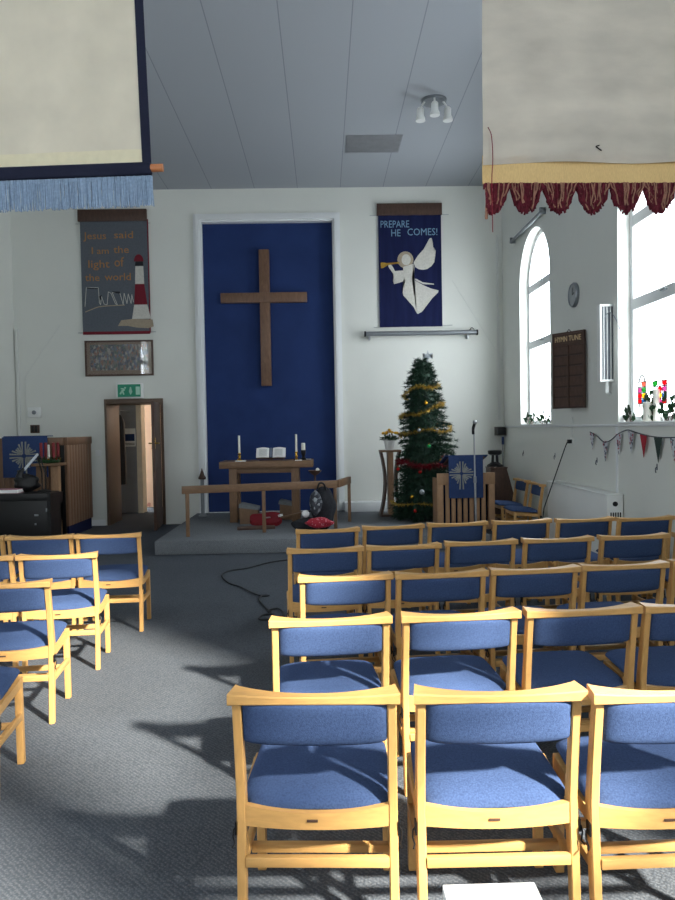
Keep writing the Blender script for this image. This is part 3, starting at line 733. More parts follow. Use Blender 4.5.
# bunting
t = thing('bunting', 'string of small triangular flags along the right wall ledge', 'bunting')
bx = XR-.034
pins = [(590,432),(597,436),(604,442),(611,440),(618,434),(627,430),(634,432),(643,434.5),(652,436.5),(661,437.5),(672,437.5),(690,437),(712,434)]
pts = [P(x, y, X=bx) for x, y in pins]
MB().tube(smoothpath(pts, 4), .006, 6).build('string', mark, t)
for (px, py, s_, mt) in ((592,433,.17,flagpat),(605,441,.2,flagpat),(618.5,434,.2,flagpat),(631,431.5,.2,flagpat),(643.5,434.5,.2,redf),(658,436.8,.215,greenf),(674,437.3,.2,flagpat),(692,436.8,.2,redf)):
    p = P(px, py, X=bx); q = P(px+.0, py, X=bx)
    wv = s_*.38; m = MB()
    a_ = Vector((bx-.002,p.y+wv,p.z)); b_ = Vector((bx-.002,p.y-wv,p.z)); c_ = Vector((bx+.004,p.y+.01,p.z-s_*1.12))
    dx = Vector((.004,0,0)); m.faces([a_,b_,c_,a_+dx,b_+dx,c_+dx], [(0,1,2),(3,5,4),(0,3,4,1),(1,4,5,2),(2,5,3,0)])
    m.build('flag', mt, t, 0)
# sun catchers in big window
xg = XR+.17-.05
cols = [tint('pane_red',(170,50,56)), tint('pane_yellow',(190,160,60)), tint('pane_blue',(50,110,150)), tint('pane_green',(70,140,80)), tint('pane_pink',(160,90,130)), tint('pane_peach',(180,110,96))]
def catcher(px0, px1, py0, py1, label, grid, curved=False):
    a = P(px0, py0, X=xg); b = P(px1, py1, X=xg); zt, zb_ = a.z, b.z
    t = thing('sun_catcher', label, 'sun catcher', (xg, b.y, zb_), group='coloured sun catchers in the large window')
    W, H = a.y-b.y, zt-zb_; nx, nz = grid
    m = MB(); bb = .012
    m.box(0,.004,0,bb,0,H); m.box(0,.004,W-bb,W,0,H)
    for i in range(nz+1): m.box(0,.004,bb,W-bb,H*i/nz-(bb if i==nz else bb/2 if i else 0),H*i/nz+(bb if i==0 else bb/2 if i<nz else 0))
    for i in range(1,nx): m.box(0,.004,W*i/nx-bb/2,W*i/nx+bb/2,bb,H-bb)
    if curved: m.tube(smoothpath([(.002,.03,H),(.002,W*.3,H*1.22),(.002,W*.6,H*1.25),(.002,W-.03,H)]), .007, 6)
    m.build('leading', blackm, t, 0)
    for i in range(nx):
        for j in range(nz):
            if (i+j) % 5 == 4: continue
            yc, zc = W*(i+.5)/nx, H*(j+.5)/nz
            MB().prism([(yc+W/nx*.5*math.cos(2*PI*k/10), zc+H/nz*.48*math.sin(2*PI*k/10)) for k in range(10)], lambda p: Vector((.001,p[0],p[1])), lambda p: Vector((.003,p[0],p[1]))).build('pane', random.choice(cols), t, 0)
    MB().box(.006,.11,W/2-.01,W/2+.01,H*.9,H*.94).build('suction_mount', glass, t, 0)
catcher(637.5,646,382,404,'arched top narrow coloured sun catcher, leftmost in the large window',(2,4),True)
catcher(652.5,667,381,404,'square coloured sun catcher, middle one in the large window',(3,4))
catcher(674,684,375,403,'coloured sun catcher cut by the right photo edge',(2,4))
# sill candles & holly
for px, h_, lab, r_ in ((649.5,.19,'short thick white candle on the large window sill',.045),(653.5,.31,'taller slim white candle on the large window sill',.03)):
    p = P(px, 425, X=XR+.06)
    t = thing('pillar_candle', lab, 'candle', (XR+.045+.045*(r_<.04), p.y, 1.618))
    MB().lathe([(r_*.95,0),(r_,.004),(r_,h_-.006),(r_*.9,h_),(r_*.3,h_-.004)]).build('wax', wax, t); MB().tube([(0,0,h_-.004),(0,0,h_+.012)], .002, 5).build('wick', blackp, t)
def sprig(x, y, z, n, spread, label, hgt=.12):
    n = int(n*1.7)
    t = thing('holly_sprig', label, 'holly', (x, y, z), group='holly sprigs on the window sills')
    m = MB(); st = MB()
    for i in range(n):
        yc = random.uniform(-spread, spread); zc = random.uniform(.0, hgt)*(1-abs(yc)/spread*.5)
        c = Vector((random.uniform(-.02,.02), yc, zc+.02)); st.tube([(0,yc*.6,.0),c], .0025, 5)
        ax = Vector((random.uniform(-.4,.4), random.uniform(-1,1), random.uniform(-.2,1))).normalized(); sd = ax.cross(Vector((1,.2,.1))).normalized(); L_ = .06
        rim = []
        for k in range(10):
            u = k/10*2*PI; rr = (1 if k%2 else .65); rim.append(c + ax*(L_*(1+math.cos(u))*.5*1.1) + sd*(.024*math.sin(u)*rr*1.3))
        vs = [c+ax*L_*.5+Vector((-.006,0,0))] + rim; m.faces(vs, [(0,k+1,(k+1)%10+1) for k in range(10)])
    m.build('leaves', holly, t, 0); st.build('stem', darkw, t, 0)
sprig(XR+.05, 7.4, 1.618, 10, .12, 'holly sprig at the far end of the large window sill')
sprig(XR+.07, 7.02, 1.618, 18, .17, 'bushy holly sprig beside the candles on the large window sill', .26)
sprig(XR+.06, 6.62, 1.618, 14, .17, 'holly sprig near the right photo edge on the large window sill', .24)
sprig(XR+.05, 10.95, 1.618, 18, .32, 'holly sprig lying at the far side of the small arched window sill', .14)
sprig(XR+.06, 10.3, 1.618, 12, .2, 'holly sprig at the near side of the small arched window sill', .18)

# ------------------------------------------------------------------ ceiling things
a = P(348, 135, Z=ZC); b = P(397, 152, Z=ZC)
t = thing('ceiling_vent', 'flat rectangular grey vent panel in the ceiling', 'vent', ((a.x+b.x)/2, (a.y+b.y)/2, ZC))
W, D = abs(b.x-a.x)/2+.02, abs(a.y-b.y)/2
MB().box(-W,W,-D,D,-.012,-.001,.003).build('panel', mat('vent_grey',(140,142,146),.7), t)
m = MB()
for i in range(12): m.box(-W+.02,W-.02,-D+.03+i*(2*D-.06)/12,-D+.045+i*(2*D-.06)/12,-.018,-.012)
m.build('louvre', mat('vent_grey',(140,142,146),.7), t)
p = P(434, 100, Z=ZC)
t = thing('ceiling_spotlight', 'white cluster of three spotlights on the ceiling', 'light', (p.x, p.y, ZC))
MB().lathe([(.15,-.03),(.16,-.02),(.16,-.001)], seg=28).build('mounting_plate', greym, t)
for k, (x, y) in enumerate(((-.17,-.02),(.16,-.02),(-.02,-.17))):
    MB().tube([(x*.7,y*.7,-.02),(x*.95,y*.95,-.08),(x,y,-.12)], .012).build('arm', white_pl, t)
    h_ = MB().lathe([(.028,-.10),(.045,-.12),(.045,-.20),(.06,-.24),(.062,-.27),(.05,-.27)], (x*1.05,y*1.05,0)).build('spot_head', white_pl, t)
    MB().lathe([(.048,-.268),(.048,-.262)], (x*1.05,y*1.05,0)).build('lens', greym, h_)

# ------------------------------------------------------------------ hanging banners in the foreground
def hanging(name, label, px, py, depth, tilt, right_edge, W, H, build):
    p = P(px, py, Y=depth)
    r = thing(name, label, 'banner', p)
    r.rotation_euler = (0, R(tilt), 0)
    build(r); return r
def left_banner(r):
    W, H = 1.35, 1.75      # x from -W to 0, z from 0 (bottom binding lower edge) up
    def cloth(x0, x1, z0, z1, y, th, m_, nm, amp=.008, nx=28, nz=14):
        b = MB(); T = [[None]*(nz+1) for _ in range(nx+1)]; B = [[None]*(nz+1) for _ in range(nx+1)]
        for i in range(nx+1):
            for j in range(nz+1):
                x = x0+(x1-x0)*i/nx; z = z0+(z1-z0)*j/nz
                w_ = amp*(math.sin(x*9+z*3)+.7*math.sin(x*17-z*5+1))*min(1, z/.3)
                T[i][j] = b.bm.verts.new((x, y+w_-th/2, z)); B[i][j] = b.bm.verts.new((x, y+w_+th/2, z))
        for i in range(nx):
            for j in range(nz):
                b.bm.faces.new((T[i][j],T[i+1][j],T[i+1][j+1],T[i][j+1])); b.bm.faces.new((B[i][j],B[i][j+1],B[i+1][j+1],B[i+1][j]))
        for i in range(nx): b.bm.faces.new((T[i][0],B[i][0],B[i+1][0],T[i+1][0])); b.bm.faces.new((T[i][nz],T[i+1][nz],B[i+1][nz],B[i][nz]))
        for j in range(nz): b.bm.faces.new((T[0][j],T[0][j+1],B[0][j+1],B[0][j])); b.bm.faces.new((T[nx][j],B[nx][j],B[nx][j+1],T[nx][j+1]))
        return b.build(nm, m_, r, 60)
    cloth(-W, -.035, .12, H, 0, .003, cream, 'cloth')
    cloth(-W, -.033, .052, .125, -.003, .003, creamh, 'inner_hem', nz=3)
    cloth(-.042, -.0, .06, H, -.003, .006, navyb, 'side_binding', nx=3)
    m = MB(); m.box(-W,0,-.0225,.0225,-.0,.062,.012); m.build('bottom_binding', navyb, r)
    MB().tube([(-W-.06,.0,.035),(.055,.0,.035)], .019, 12).build('bottom_rod', dowel, r)
    MB().tube([(-W-.06,.0,H),(.055,.0,H)], .018, 12).build('top_rod', dowel, r)
    m = MB(); m.box(-W,-.002,-.003,.003,-.02,.0)
    n = 420
    for i in range(n):
        x = -W+W*(i+.5)/n; L_ = .142+random.uniform(-.008,.008); y = random.uniform(-.005,.005)
        m.tube([(x,y,-.0),(x+random.uniform(-.002,.002),y,-L_*.5),(x+random.uniform(-.004,.004),y+random.uniform(-.003,.003),-L_)], .0030, 4, False)
    m.build('fringe', fringe_b, r, 60)
    m = MB()
    for x in (-W+.1,-.1): m.tube([(x,0,H),(x,0,ZC-P(150,178,Y=3.5).z-.02)], .004, 6)
    m.build('hanging_cord', white_pl, r)
def cloth_grid(r, f, x0, x1, z0, z1, th, m_, nm, nx=30, nz=20):
    b = MB(); T = [[None]*(nz+1) for _ in range(nx+1)]; B = [[None]*(nz+1) for _ in range(nx+1)]
    for i in range(nx+1):
        for j in range(nz+1):
            q = f(x0+(x1-x0)*i/nx, z0+(z1-z0)*j/nz); q = Vector(q); T[i][j] = b.bm.verts.new(q-Vector((0,th/2,0))); B[i][j] = b.bm.verts.new(q+Vector((0,th/2,0)))
    for i in range(nx):
        for j in range(nz):
            b.bm.faces.new((T[i][j],T[i+1][j],T[i+1][j+1],T[i][j+1])); b.bm.faces.new((B[i][j],B[i][j+1],B[i+1][j+1],B[i+1][j]))
    for i in range(nx): b.bm.faces.new((T[i][0],B[i][0],B[i+1][0],T[i+1][0])); b.bm.faces.new((T[i][nz],T[i+1][nz],B[i+1][nz],B[i][nz]))
    for j in range(nz): b.bm.faces.new((T[0][j],T[0][j+1],B[0][j+1],B[0][j])); b.bm.faces.new((T[nx][j],B[nx][j],B[nx][j+1],T[nx][j+1]))
    return b.build(nm, m_, r, 60)
def right_banner(r):
    W, H = 1.25, 1.9
    def f(x, z): return (x, .007*math.sin(x*7+z*4)+.006*math.sin(x*13-z*7), z + (.010*math.sin(x*6.5) + .028*(x/W) if z < .10 else 0))
    cloth_grid(r, f, 0, W, .078, H, .003, linen, 'cloth')
    cloth_grid(r, lambda x, z: (x, .012+.004*math.sin(x*8), z), 0, W, 0, .125, .006, goldh, 'gold_hem', nz=4)
    MB().tube([(-.03,.02,H),(W+.05,.02,H)], .018, 12).build('top_rod', dowel, r)
    for mt, nm, n, rr in ((fringe_m,'maroon_fringe',760,.0045),(fringe_t,'beige_fringe_thread',170,.0032)):
        m = MB()
        if nm == 'maroon_fringe': m.box(0.004,W,.004,.020,-.022,.0)
        for i in range(n):
            x = .01+(W-.02)*(i+.5)/n; ph = (x+.03)/.150; sc_ = abs(math.sin(PI*ph))
            L_ = (.078+.050*sc_**.8+random.uniform(-.018,.012))*(1 if nm[0] == 'm' else random.uniform(.55,1)); y = .012+random.uniform(-.012,.012)-(.008 if nm[0]=='b' else 0)
            cxs = (math.floor(ph)+.5)*.150-.03; gx_ = (cxs-x)*.35
            k = random.uniform(-.006,.006)
            m.tube([(x,y,0),(x+gx_*.3+k,y-.004,-L_*.4),(x+gx_*.7-k,y+random.uniform(-.006,.004),-L_*.8),(x+gx_+k,y,-L_)], rr, 4, False)
        m.build(nm, mt, r, 60)
    m = MB(); m.tube([(.02,.012,0),(.02,.012,-.08),(.017,.012,-.155)], .007, 6); m.build('hanging_tassel', fringe_t, r)
    m = MB(); m.tube(smoothpath([(.02,-.012,.24),(.035,-.014,.2),(.04,-.016,.1),(.036,-.014,-.0),(.04,-.012,-.22)]), .0022, 5); m.build('loose_thread', maroon, r)
    m = MB(); m.tube([(.50,-.012,.155),(.525,-.016,.135)], .003, 5); m.tube([(.50,-.014,.155),(.515,-.018,.158)], .0025, 5); m.build('safety_pin', blackm, r)
    m = MB()
    for x in (.1, W-.1): m.tube([(x,.02,H),(x,.02,ZC-P(483,181,Y=3.2).z-.02)], .004, 6)
    m.build('hanging_cord', white_pl, r)
hanging('hanging_banner', 'cream banner with navy binding and pale blue fringe, hanging at upper left', 152, 175.5, 3.5, -1.5, True, 0, 0, left_banner)
hanging('hanging_banner', 'grey linen banner with gold hem and maroon tassel fringe, hanging at upper right', 483, 183, 3.2, .5, False, 0, 0, right_banner)

# ------------------------------------------------------------------ platform furniture
# communion table
TY = 10.95
a = P(219, 466, Y=TY); b = P(313, 463, Y=TY); zt = (P(219,463,Y=TY).z+P(313,459.5,Y=TY).z)/2
t = thing('communion_table', 'brown wooden communion table in front of the blue niche', 'table', (a.x, TY, PH))
W = b.x-a.x; H = zt-PH
MB().box(0,W,0,.62,H-.105,H,.005).build('tabletop', oak, t)
for x in (.20, W-.28):
    MB().box(x-.06,x+.06,.06,.18,0,H-.105,.004).build('leg', oak_v, t)
for x in (.20, W-.28):
    MB().box(x-.06,x+.06,.44,.56,0,H-.105,.004).build('leg', oak_v, t)
MB().box(.26,W-.34,.085,.115,H-.185,H-.105,.003).build('apron', oak, t)
topz = PH+H
def candlestick(px, y, h_c, h_h, label, holder_m, r_c=.016, cat='candlestick', fat=False):
    p = P(px, 461, Y=y)
    t = thing('candlestick', label, 'candlestick', (p.x, y, topz))
    if fat: prof = [(.045,0),(.048,.012),(.03,.03),(.022,.06),(.035,.09),(.040,h_h-.01),(.036,h_h)]
    else: prof = [(.042,0),(.045,.01),(.028,.022),(.014,.04),(.026,.065),(.016,.085),(.02,h_h-.012),(.026,h_h-.008),(.024,h_h)]
    MB().lathe(prof).build('holder', holder_m, t)
    MB().lathe([(r_c,h_h),(r_c,h_h+h_c-.006),(r_c*.7,h_h+h_c)]).build('candle', wax, t)
    MB().tube([(0,0,h_h+h_c),(0,0,h_h+h_c+.012)], .002, 5).build('wick', blackp, t)
    return t
pm = P(241, 461, Y=TY+.12)
tag(MB().box(pm.x-.075,pm.x+.075,TY+.04,TY+.19,topz,topz+.014,.003).build('candle_mat', paper), 'small white block under the left brass candlestick', 'mat')
c1 = candlestick(239.5, TY+.12, .27, .115, 'tall white candle in brass holder at the left end of the communion table', brass); c1.location.z += .014
candlestick(296.5, TY+.13, .27, .135, 'tall white candle in brass holder on the right of the communion table', brass)
candlestick(303.5, TY+.26, .11, .155, 'short thick white candle in black holder at the right end of the communion table', blackm, .032, fat=True)
p = P(298.5, 464, Y=TY)
tag(MB().box(p.x-.055,p.x+.055,TY+.004,TY+.05,topz,topz+.012,.002).build('card', paper), 'small white card on the front edge of the communion table', 'card')
p = P(306, 459, Y=TY+.35)
tag(MB().box(p.x-.02,p.x+.08,TY+.36,TY+.44,topz,topz+.01,.002).build('paper_slip', paper), 'white paper slip at the right rear corner of the communion table', 'paper')
p = P(271, 458, Y=TY+.2)
t = thing('book_stand', 'low dark stand carrying the open book on the communion table', 'stand', (p.x, TY+.2, topz))
MB().bar((0,-.05,.03),(0,.10,.14),.44,.012).build('rest', darkw, t); MB().box(-.18,.18,-.06,.10,0,.014,.003).build('base', darkw, t)
MB().bar((0,-.062,.045),(0,-.05,.03),.44,.012).build('lip', darkw, t)
MB().bar((0,.09,.01),(0,.08,.12),.04,.01).build('prop', darkw, t)
t = thing('open_book', 'large open book with white pages on its stand on the communion table', 'book', (p.x, TY+.2, topz))
for s_ in (-1, 1):
    secs = []
    for i in range(9):
        x = s_*(.028+.20*i/8 - .0); bulge = .022*math.sin(PI*min(1,(i/8)*1.05))+.006
        a0 = Vector((x,-.045,.047)); a1 = Vector((x,.07,.19)); nrm = (Vector((0,-.143,.115))).normalized()
        secs.append([a0, a0+nrm*bulge, a1+nrm*bulge, a1])
    MB().loft(secs).build('page_block', paper, t, 40)
    mm = MB()
    for k in range(7):
        q0 = Vector((s_*.06,-.045,.047)).lerp(Vector((s_*.06,.07,.19)), .15+.1*k); q1 = q0+Vector((s_*.12,0,0)); nn = Vector((0,-.143,.115)).normalized()*.0295
        mm.bar(q0+nn, q1+nn, .002, .004, side=Vector((0,-.143,.115)))
    mm.build('printed_text', greym, t, 0)
MB().bar((0,-.047,.040),(0,.072,.188),.46,.008).build('cover', navy, t)
MB().bar((0,-.05,.06),(0,.072,.195),.03,.01).build('ribbon_spine', mat('grey_ribbon',(110,120,140),.7), t)
# communion rail (one thing)
lp = P(184, 490, Y=9.62); cp = P(337, 485, Y=10.15); rp = P(349.5, 479, Y=10.9)
rt_z = .865
t = thing('communion_rail', 'low brown wooden communion rail standing in front of the table', 'rail', (lp.x, 9.62, PH))
def loc(p): return Vector((p.x-lp.x, p.y-9.62, 0))
A, B, D = Vector((0,0,0)), loc(cp), loc(rp)
hz = rt_z-PH-.05
dirAB = (B-A).normalized(); dirBD = (D-B).normalized()
MB().bar(A-dirAB*.03+Vector((0,0,hz)), B+Vector((0,0,hz)), .05, .105, side=Vector((-dirAB.y,dirAB.x,0)), bev=.004).build('handrail', oak, t)
MB().bar(B+dirBD*.035+Vector((0,0,hz)), D+Vector((0,0,hz)), .05, .105, side=Vector((-dirBD.y,dirBD.x,0)), bev=.004).build('handrail', oak, t)
for q in (A+dirAB*.04, A.lerp(B,.505), B-dirAB*.03, D-dirBD*.04):
    MB().box(q.x-.024,q.x+.024,q.y-.02,q.y+.02,0,hz-.05,.003).build('post', oak_v, t)
# kneeling stools
def stool(px0, px1, label, y, rz=0):
    a = P(px0, 520, Y=y); b = P(px1, 520, Y=y); w = (b.x-a.x)
    t = thing('kneeling_stool', label, 'stool', ((a.x+b.x)/2, y, PH), rz, 'kneeling stools under the communion table')
    m = MB(); m.plaque([(-w/2,0),(w/2-.02,0),(w/2-.01,.21),(-w/2,.25)], 0, .26); m.build('box_body', oak_v, t, 0)
    m = MB(); m.plaque([(-w/2-.02,.25),(w/2,.21),(w/2+.0,.25),(-w/2+.02,.31),(-w/2-.01,.30)], -.01, .27); m.build('cushion', greycush, t, 40)
stool(240, 259, 'wooden kneeling stool with grey cushion, the left one under the communion table', 10.80)
stool(280, 297, 'wooden kneeling stool with grey cushion, the right one under the communion table', 11.22, PI*0)
# red guitar lying
p = P(266, 520, Y=10.35)
t = thing('electric_guitar', 'dark red guitar lying on the platform behind the rail', 'guitar', (p.x, 10.35, PH), R(8))
m = MB(); out = []
for k in range(28):
    u = 2*PI*k/28; rr = .15+.035*math.cos(2*u)-.02*math.cos(u*3); out.append((.235*math.cos(u)*(1 if True else 0)*1.0, rr*math.sin(u)))
def fz(z, tlt=.55): return lambda q: Vector((q[0], q[1]*math.cos(tlt), z+.10+q[1]*math.sin(tlt)))
m.prism(out, fz(0), fz(.05)); m.build('body', guitar_r, t, 40)
m = MB(); m.bar((.2,0,.14),(.62,.06,.21),.05,.02,side=Vector((0,1,0)),bev=.003); m.build('neck', oak, t)
MB().bar((.62,.06,.21),(.76,.08,.235),.08,.018,side=Vector((0,1,0)),bev=.004).build('headstock', blackp, t)
MB().bar((-.05,-.02,.148),(.06,0,.152),.06,.012,side=Vector((0,1,0))).build('pickup', steel, t)
MB().bar((.19,-.03,.17),(.23,.0,.18),.05,.03,side=Vector((0,1,0))).build('strap_clip', white_pl, t)
MB().box(-.42,.12,-.17,-.09,0,.05,.01).build('stand_base', darkw, t)
# bag heap on floor
def blob(name, m_, parent, c, s, n=18, seed=1, amp=.12, flat=0):
    rnd = random.Random(seed); ph = [rnd.uniform(0,6.28) for _ in range(6)]
    secs = []
    for i in range(n+1):
        th = PI*i/n; z = -math.cos(th); rr = max(math.sin(th), .03)
        ring = []
        for k in range(20):
            u = 2*PI*k/20; f = 1+amp*math.sin(3*u+ph[0]+z*2)+amp*.7*math.sin(5*u+ph[1]-z*4)+amp*.5*math.sin(7*z+ph[2])
            zz = c[2]+s[2]*z*(1+amp*.5*math.sin(2*u+ph[3])); zz = max(zz, flat)
            ring.append(Vector((c[0]+s[0]*rr*f*math.cos(u), c[1]+s[1]*rr*f*math.sin(u), zz)))
        secs.append(ring)
    return MB().loft(secs).build(name, m_, parent, 60)
p = P(318, 520, Y=10.0)
t = thing('rucksack', 'charcoal rucksack slumped on the platform by the rail corner', 'bag', (p.x, 10.0, PH))
blob('bag_body', bag_k, t, (.08,.02,.30), (.165,.10,.30), seed=2)
blob('front_pocket', bag_k, t, (-.15,-.06,.09), (.20,.09,.10), seed=5)
MB().tube(smoothpath([(.0,-.02,.58),(.03,-.03,.66),(.09,-.02,.65),(.12,0,.56)]), .014, 8).build('carry_strap', blackp, t)
o = blob('patterned_scarf', scarfgr, None, (p.x-.03,9.84,PH+.40), (.085,.05,.17), seed=8, flat=PH+.0); tag(o, 'grey and white patterned scarf draped on the rucksack', 'scarf')
o = blob('folded_cloth', scarfred, None, (p.x+.02,9.80,PH+.13), (.18,.075,.075), seed=9, flat=PH); tag(o, 'red patterned cloth lying on the rucksack', 'cloth')
o = blob('crumpled_paper_bag', paper, None, (p.x-.17,9.90,PH+.245), (.05,.04,.05), seed=12, flat=PH); tag(o, 'crumpled white bag on top of the charcoal rucksack', 'paper bag')
# small hat-like item on rail corner shelf: bowl on altar side
p = P(315, 476, Y=10.75)
t = thing('flower_bowl', 'small brown bowl on a slim stand behind the rail', 'bowl', (p.x, 10.75, PH))
MB().lathe([(.10,0),(.10,.015),(.015,.03),(.015,.72),(.05,.74),(.09,.78),(.10,.80),(.085,.80),(.05,.76)]).build('pedestal_bowl', darkw, t)
blob('white_wax_block', wax, t, (.04,0,.80), (.03,.03,.035), seed=3, amp=.03)

# tall candle stand left in niche
p = P(203, 516, Y=11.9)
t = thing('floor_candle_stand', 'slender grey stand with dark pointed top at the left edge of the niche', 'stand', (p.x, 11.9, PH))
MB().lathe([(.07,0),(.07,.02),(.02,.05),(.016,.06)]).build('base', greym, t); MB().tube([(0,0,.05),(0,0,.62)], .03, 10).build('stem', greym, t)
MB().lathe([(.055,.62),(.065,.64),(.05,.67),(.03,.72),(.012,.77),(.006,.80)]).build('pointed_cap', darkw, t)

# emblem on blue cloth: four quadrants of rays
def emblem_mesh(sz, y0, y1, mat_, parent):
    m = MB()
    for sx in (-1, 1):
        for sz_ in (-1, 1):
            dn = 1.35 if sz_ < 0 else 1
            for ang, L_ in ((3,1),(20,.86),(37,.66),(53,.66),(70,.86),(87,dn)):
                a_ = R(ang); c = Vector((.09*sx*sz, .09*sz_*sz)); d_ = Vector((math.cos(a_)*sx, math.sin(a_)*sz_)); n_ = Vector((-d_.y, d_.x))
                st = .22 if ang in (3,87) else .34
                w0, w1 = .03*sz, .062*sz
                if ang == 3: n0 = Vector((0, .11*sz_)) * sz
                p0 = c+d_*st*sz*.2; p1 = c+d_*L_*sz
                pts = [p0+n_*w0, p1+n_*w1, p1-n_*w1, p0-n_*w0]
                m.plaque([(q.x, q.y) for q in pts], y0, y1)
    return m.build('embroidered_cross', mat_, parent, 0)

# lectern (right)
LY = 9.75
a = P(437, 476, Y=LY); b = P(495, 474, Y=LY); W = b.x-a.x
zt = P(466, 473, Y=LY).z; H = zt-PH
t = thing('lectern', 'slatted pale wooden reading desk in front of the Christmas tree', 'lectern', (a.x, LY, PH))
MB().box(0,W,0,.04,H-.16,H,.004).build('top_rail', lightoak, t)
for x in (0, W-.09): MB().box(x,x+.085,.0,.04,0,H-.16,.004).build('post', lightoak, t)
for i in range(7):
    x = .115+(W-.26)*i/6.5
    MB().box(x,x+.055,.006,.034,.06,H-.16,.003).build('slat', lightoak, t)
for x in (0, W-.04): MB().box(x,x+.04,.04,.42,0,H-.08,.004).build('side_panel', lightoak, t)
MB().box(.04,W-.04,.30,.32,.05,H-.1).build('back_cloth_panel', navy, t)
MB().box(.085,W-.09,.0,.04,0,.06,.003).build('bottom_rail', lightoak, t)
m = MB(); m.bar((W/2,-.05,H+.215),(W/2,.40,H+.10),W*.62,.03,bev=.005); m.build('sloping_desk', darkw, t)
MB().box(W/2-.2,W/2+.2,.12,.16,H-.0,H+.16).build('desk_support', darkw, t)
t2 = thing('lectern_cloth', 'royal blue cloth with silver cross emblem hanging from the lectern', 'cloth', (a.x+W*.48, LY, PH+H))
zt2 = P(462, 456, Y=LY-.06).z-PH-H; zb2 = P(465, 498, Y=LY-.06).z-PH-H
MB().box(-.235,.235,-.075,-.068,zb2,zt2,.002).build('hanging_panel', fallb, t2)
m = MB(); secs = [[Vector((x,-.075,.235)),Vector((x,.41,.118)),Vector((x,.41,.145)),Vector((x,-.075,.25))] for x in (-.28,.30)]; m.loft(secs); m.build('top_cover', fallb, t2)
q = P(461.5, 473.5, Y=LY-.075)
e_ = emblem_mesh(.15, -.080, -.075, emblem, t2); e_.location = (q.x-(a.x+W*.48), 0, q.z-PH-H)
# microphone stand
MY = 9.42
q = P(476, 520, Y=MY); qt = P(473, 428, Y=MY)
t = thing('microphone_stand', 'thin chrome microphone stand in front of the lectern', 'microphone stand', (q.x, MY, PH))
Ht = qt.z-PH; lean = qt.x-q.x+.012
MB().lathe([(.12,0),(.12,.012),(.03,.02),(.014,.03)]).build('round_base', blackm, t)
MB().tube([(0,0,.02),(lean*.5,0,Ht*.5)], .014, 10).build('lower_tube', steel, t)
MB().tube([(lean*.5,0,Ht*.5),(lean,0,Ht)], .010, 10).build('upper_tube', steel, t)
MB().tube([(lean*.48,0,Ht*.48),(lean*.54,0,Ht*.54)], .022, 10).build('clutch', greym, t)
MB().tube([(lean-.01,-.0,Ht-.08),(lean-.015,-.02,Ht+.0),(lean,-.03,Ht+.05)], .018, 10).build('clip', blackp, t)
tm = thing('microphone', 'grey metal microphone clipped on top of the stand', 'microphone', (q.x+lean, MY-.03, PH+Ht))
MB().tube([(-.018,-.015,-.03),(.002,0,.05)], [.012,.018], 10).build('handle', blackp, tm)
MB().ball((.008,.0,.075), .03).build('grille_head', steel, tm)

# Christmas tree
TX, TYy = P(424, 515, Y=10.95).x, 10.95
TT = P(427, 358, Y=10.95).z
t = thing('christmas_tree', 'tall green artificial Christmas tree decorated with tinsel', 'Christmas tree', (TX, TYy, PH))
HT = TT-PH
def trad(z):      # radius of foliage at height z above platform
    pr = [(.03,.42),(.2,.51),(.43,.44),(.73,.39),(1.1,.35),(1.34,.345),(1.57,.345),(1.8,.31),(1.96,.28),(2.19,.215),(HT-.1,.13),(HT,.03)]
    for (z0,r0_),(z1,r1_) in zip(pr[:-1], pr[1:]):
        if z <= z1: return r0_+(r1_-r0_)*max(0,(z-z0)/(z1-z0))
    return .03
def bulge(z, ang): return .17*max(0, math.cos(ang))*math.exp(-((z-1.1)/.35)**2)+.10*max(0, math.cos(ang))*math.exp(-((z-.3)/.4)**2)
rnd = random.Random(3)
m = MB()
def needle_tri(a, b, w):
    d = (b-a); s_ = d.cross(Vector((rnd.uniform(-1,1),rnd.uniform(-1,1),rnd.uniform(-1,1)))).normalized()*w
    v = [m.bm.verts.new(a-s_), m.bm.verts.new(a+s_), m.bm.verts.new(b)]; m.bm.faces.new(v)
nb = 760
for i in range(nb):
    z = .06+(HT-.08)*(1-(1-(i+.5)/nb)**.62) if False else .06+(HT-.10)*((i+.5)/nb)**1.35
    ang = i*2.39996+rnd.uniform(-.3,.3); Rr = (trad(z)+bulge(z,ang))*rnd.uniform(.82,1.08)
    base = Vector((0,0,z+.10*Rr)); tip = Vector((Rr*math.cos(ang), Rr*math.sin(ang), z-.10*Rr+rnd.uniform(-.03,.05)))
    ax = (tip-base); n_n = int(26+60*Rr/.5)
    for k in range(n_n):
        f = rnd.uniform(.35,1.0); p0 = base+ax*f
        dr = (ax.normalized()*rnd.uniform(.2,1)+Vector((rnd.uniform(-1,1),rnd.uniform(-1,1),rnd.uniform(-.8,.9)))*.9).normalized()
        needle_tri(p0, p0+dr*rnd.uniform(.045,.085), .0055)
m.lathe([(max(.015, trad(z)*.62), z) for z in [.08+k*(HT-.12)/24 for k in range(25)]], seg=20)
m.build('foliage', needle, t, 0)
m = MB(); m.tube([(0,0,.03),(0,0,.2)], .03, 10); m.build('trunk', darkw, t)
m = MB()
for k in range(3):
    a_ = 2*PI*k/3+.5; m.bar((0,0,.09),(.24*math.cos(a_),.24*math.sin(a_),.015),.03,.012,side=Vector((0,0,1)))
m.build('stand', greym, t)
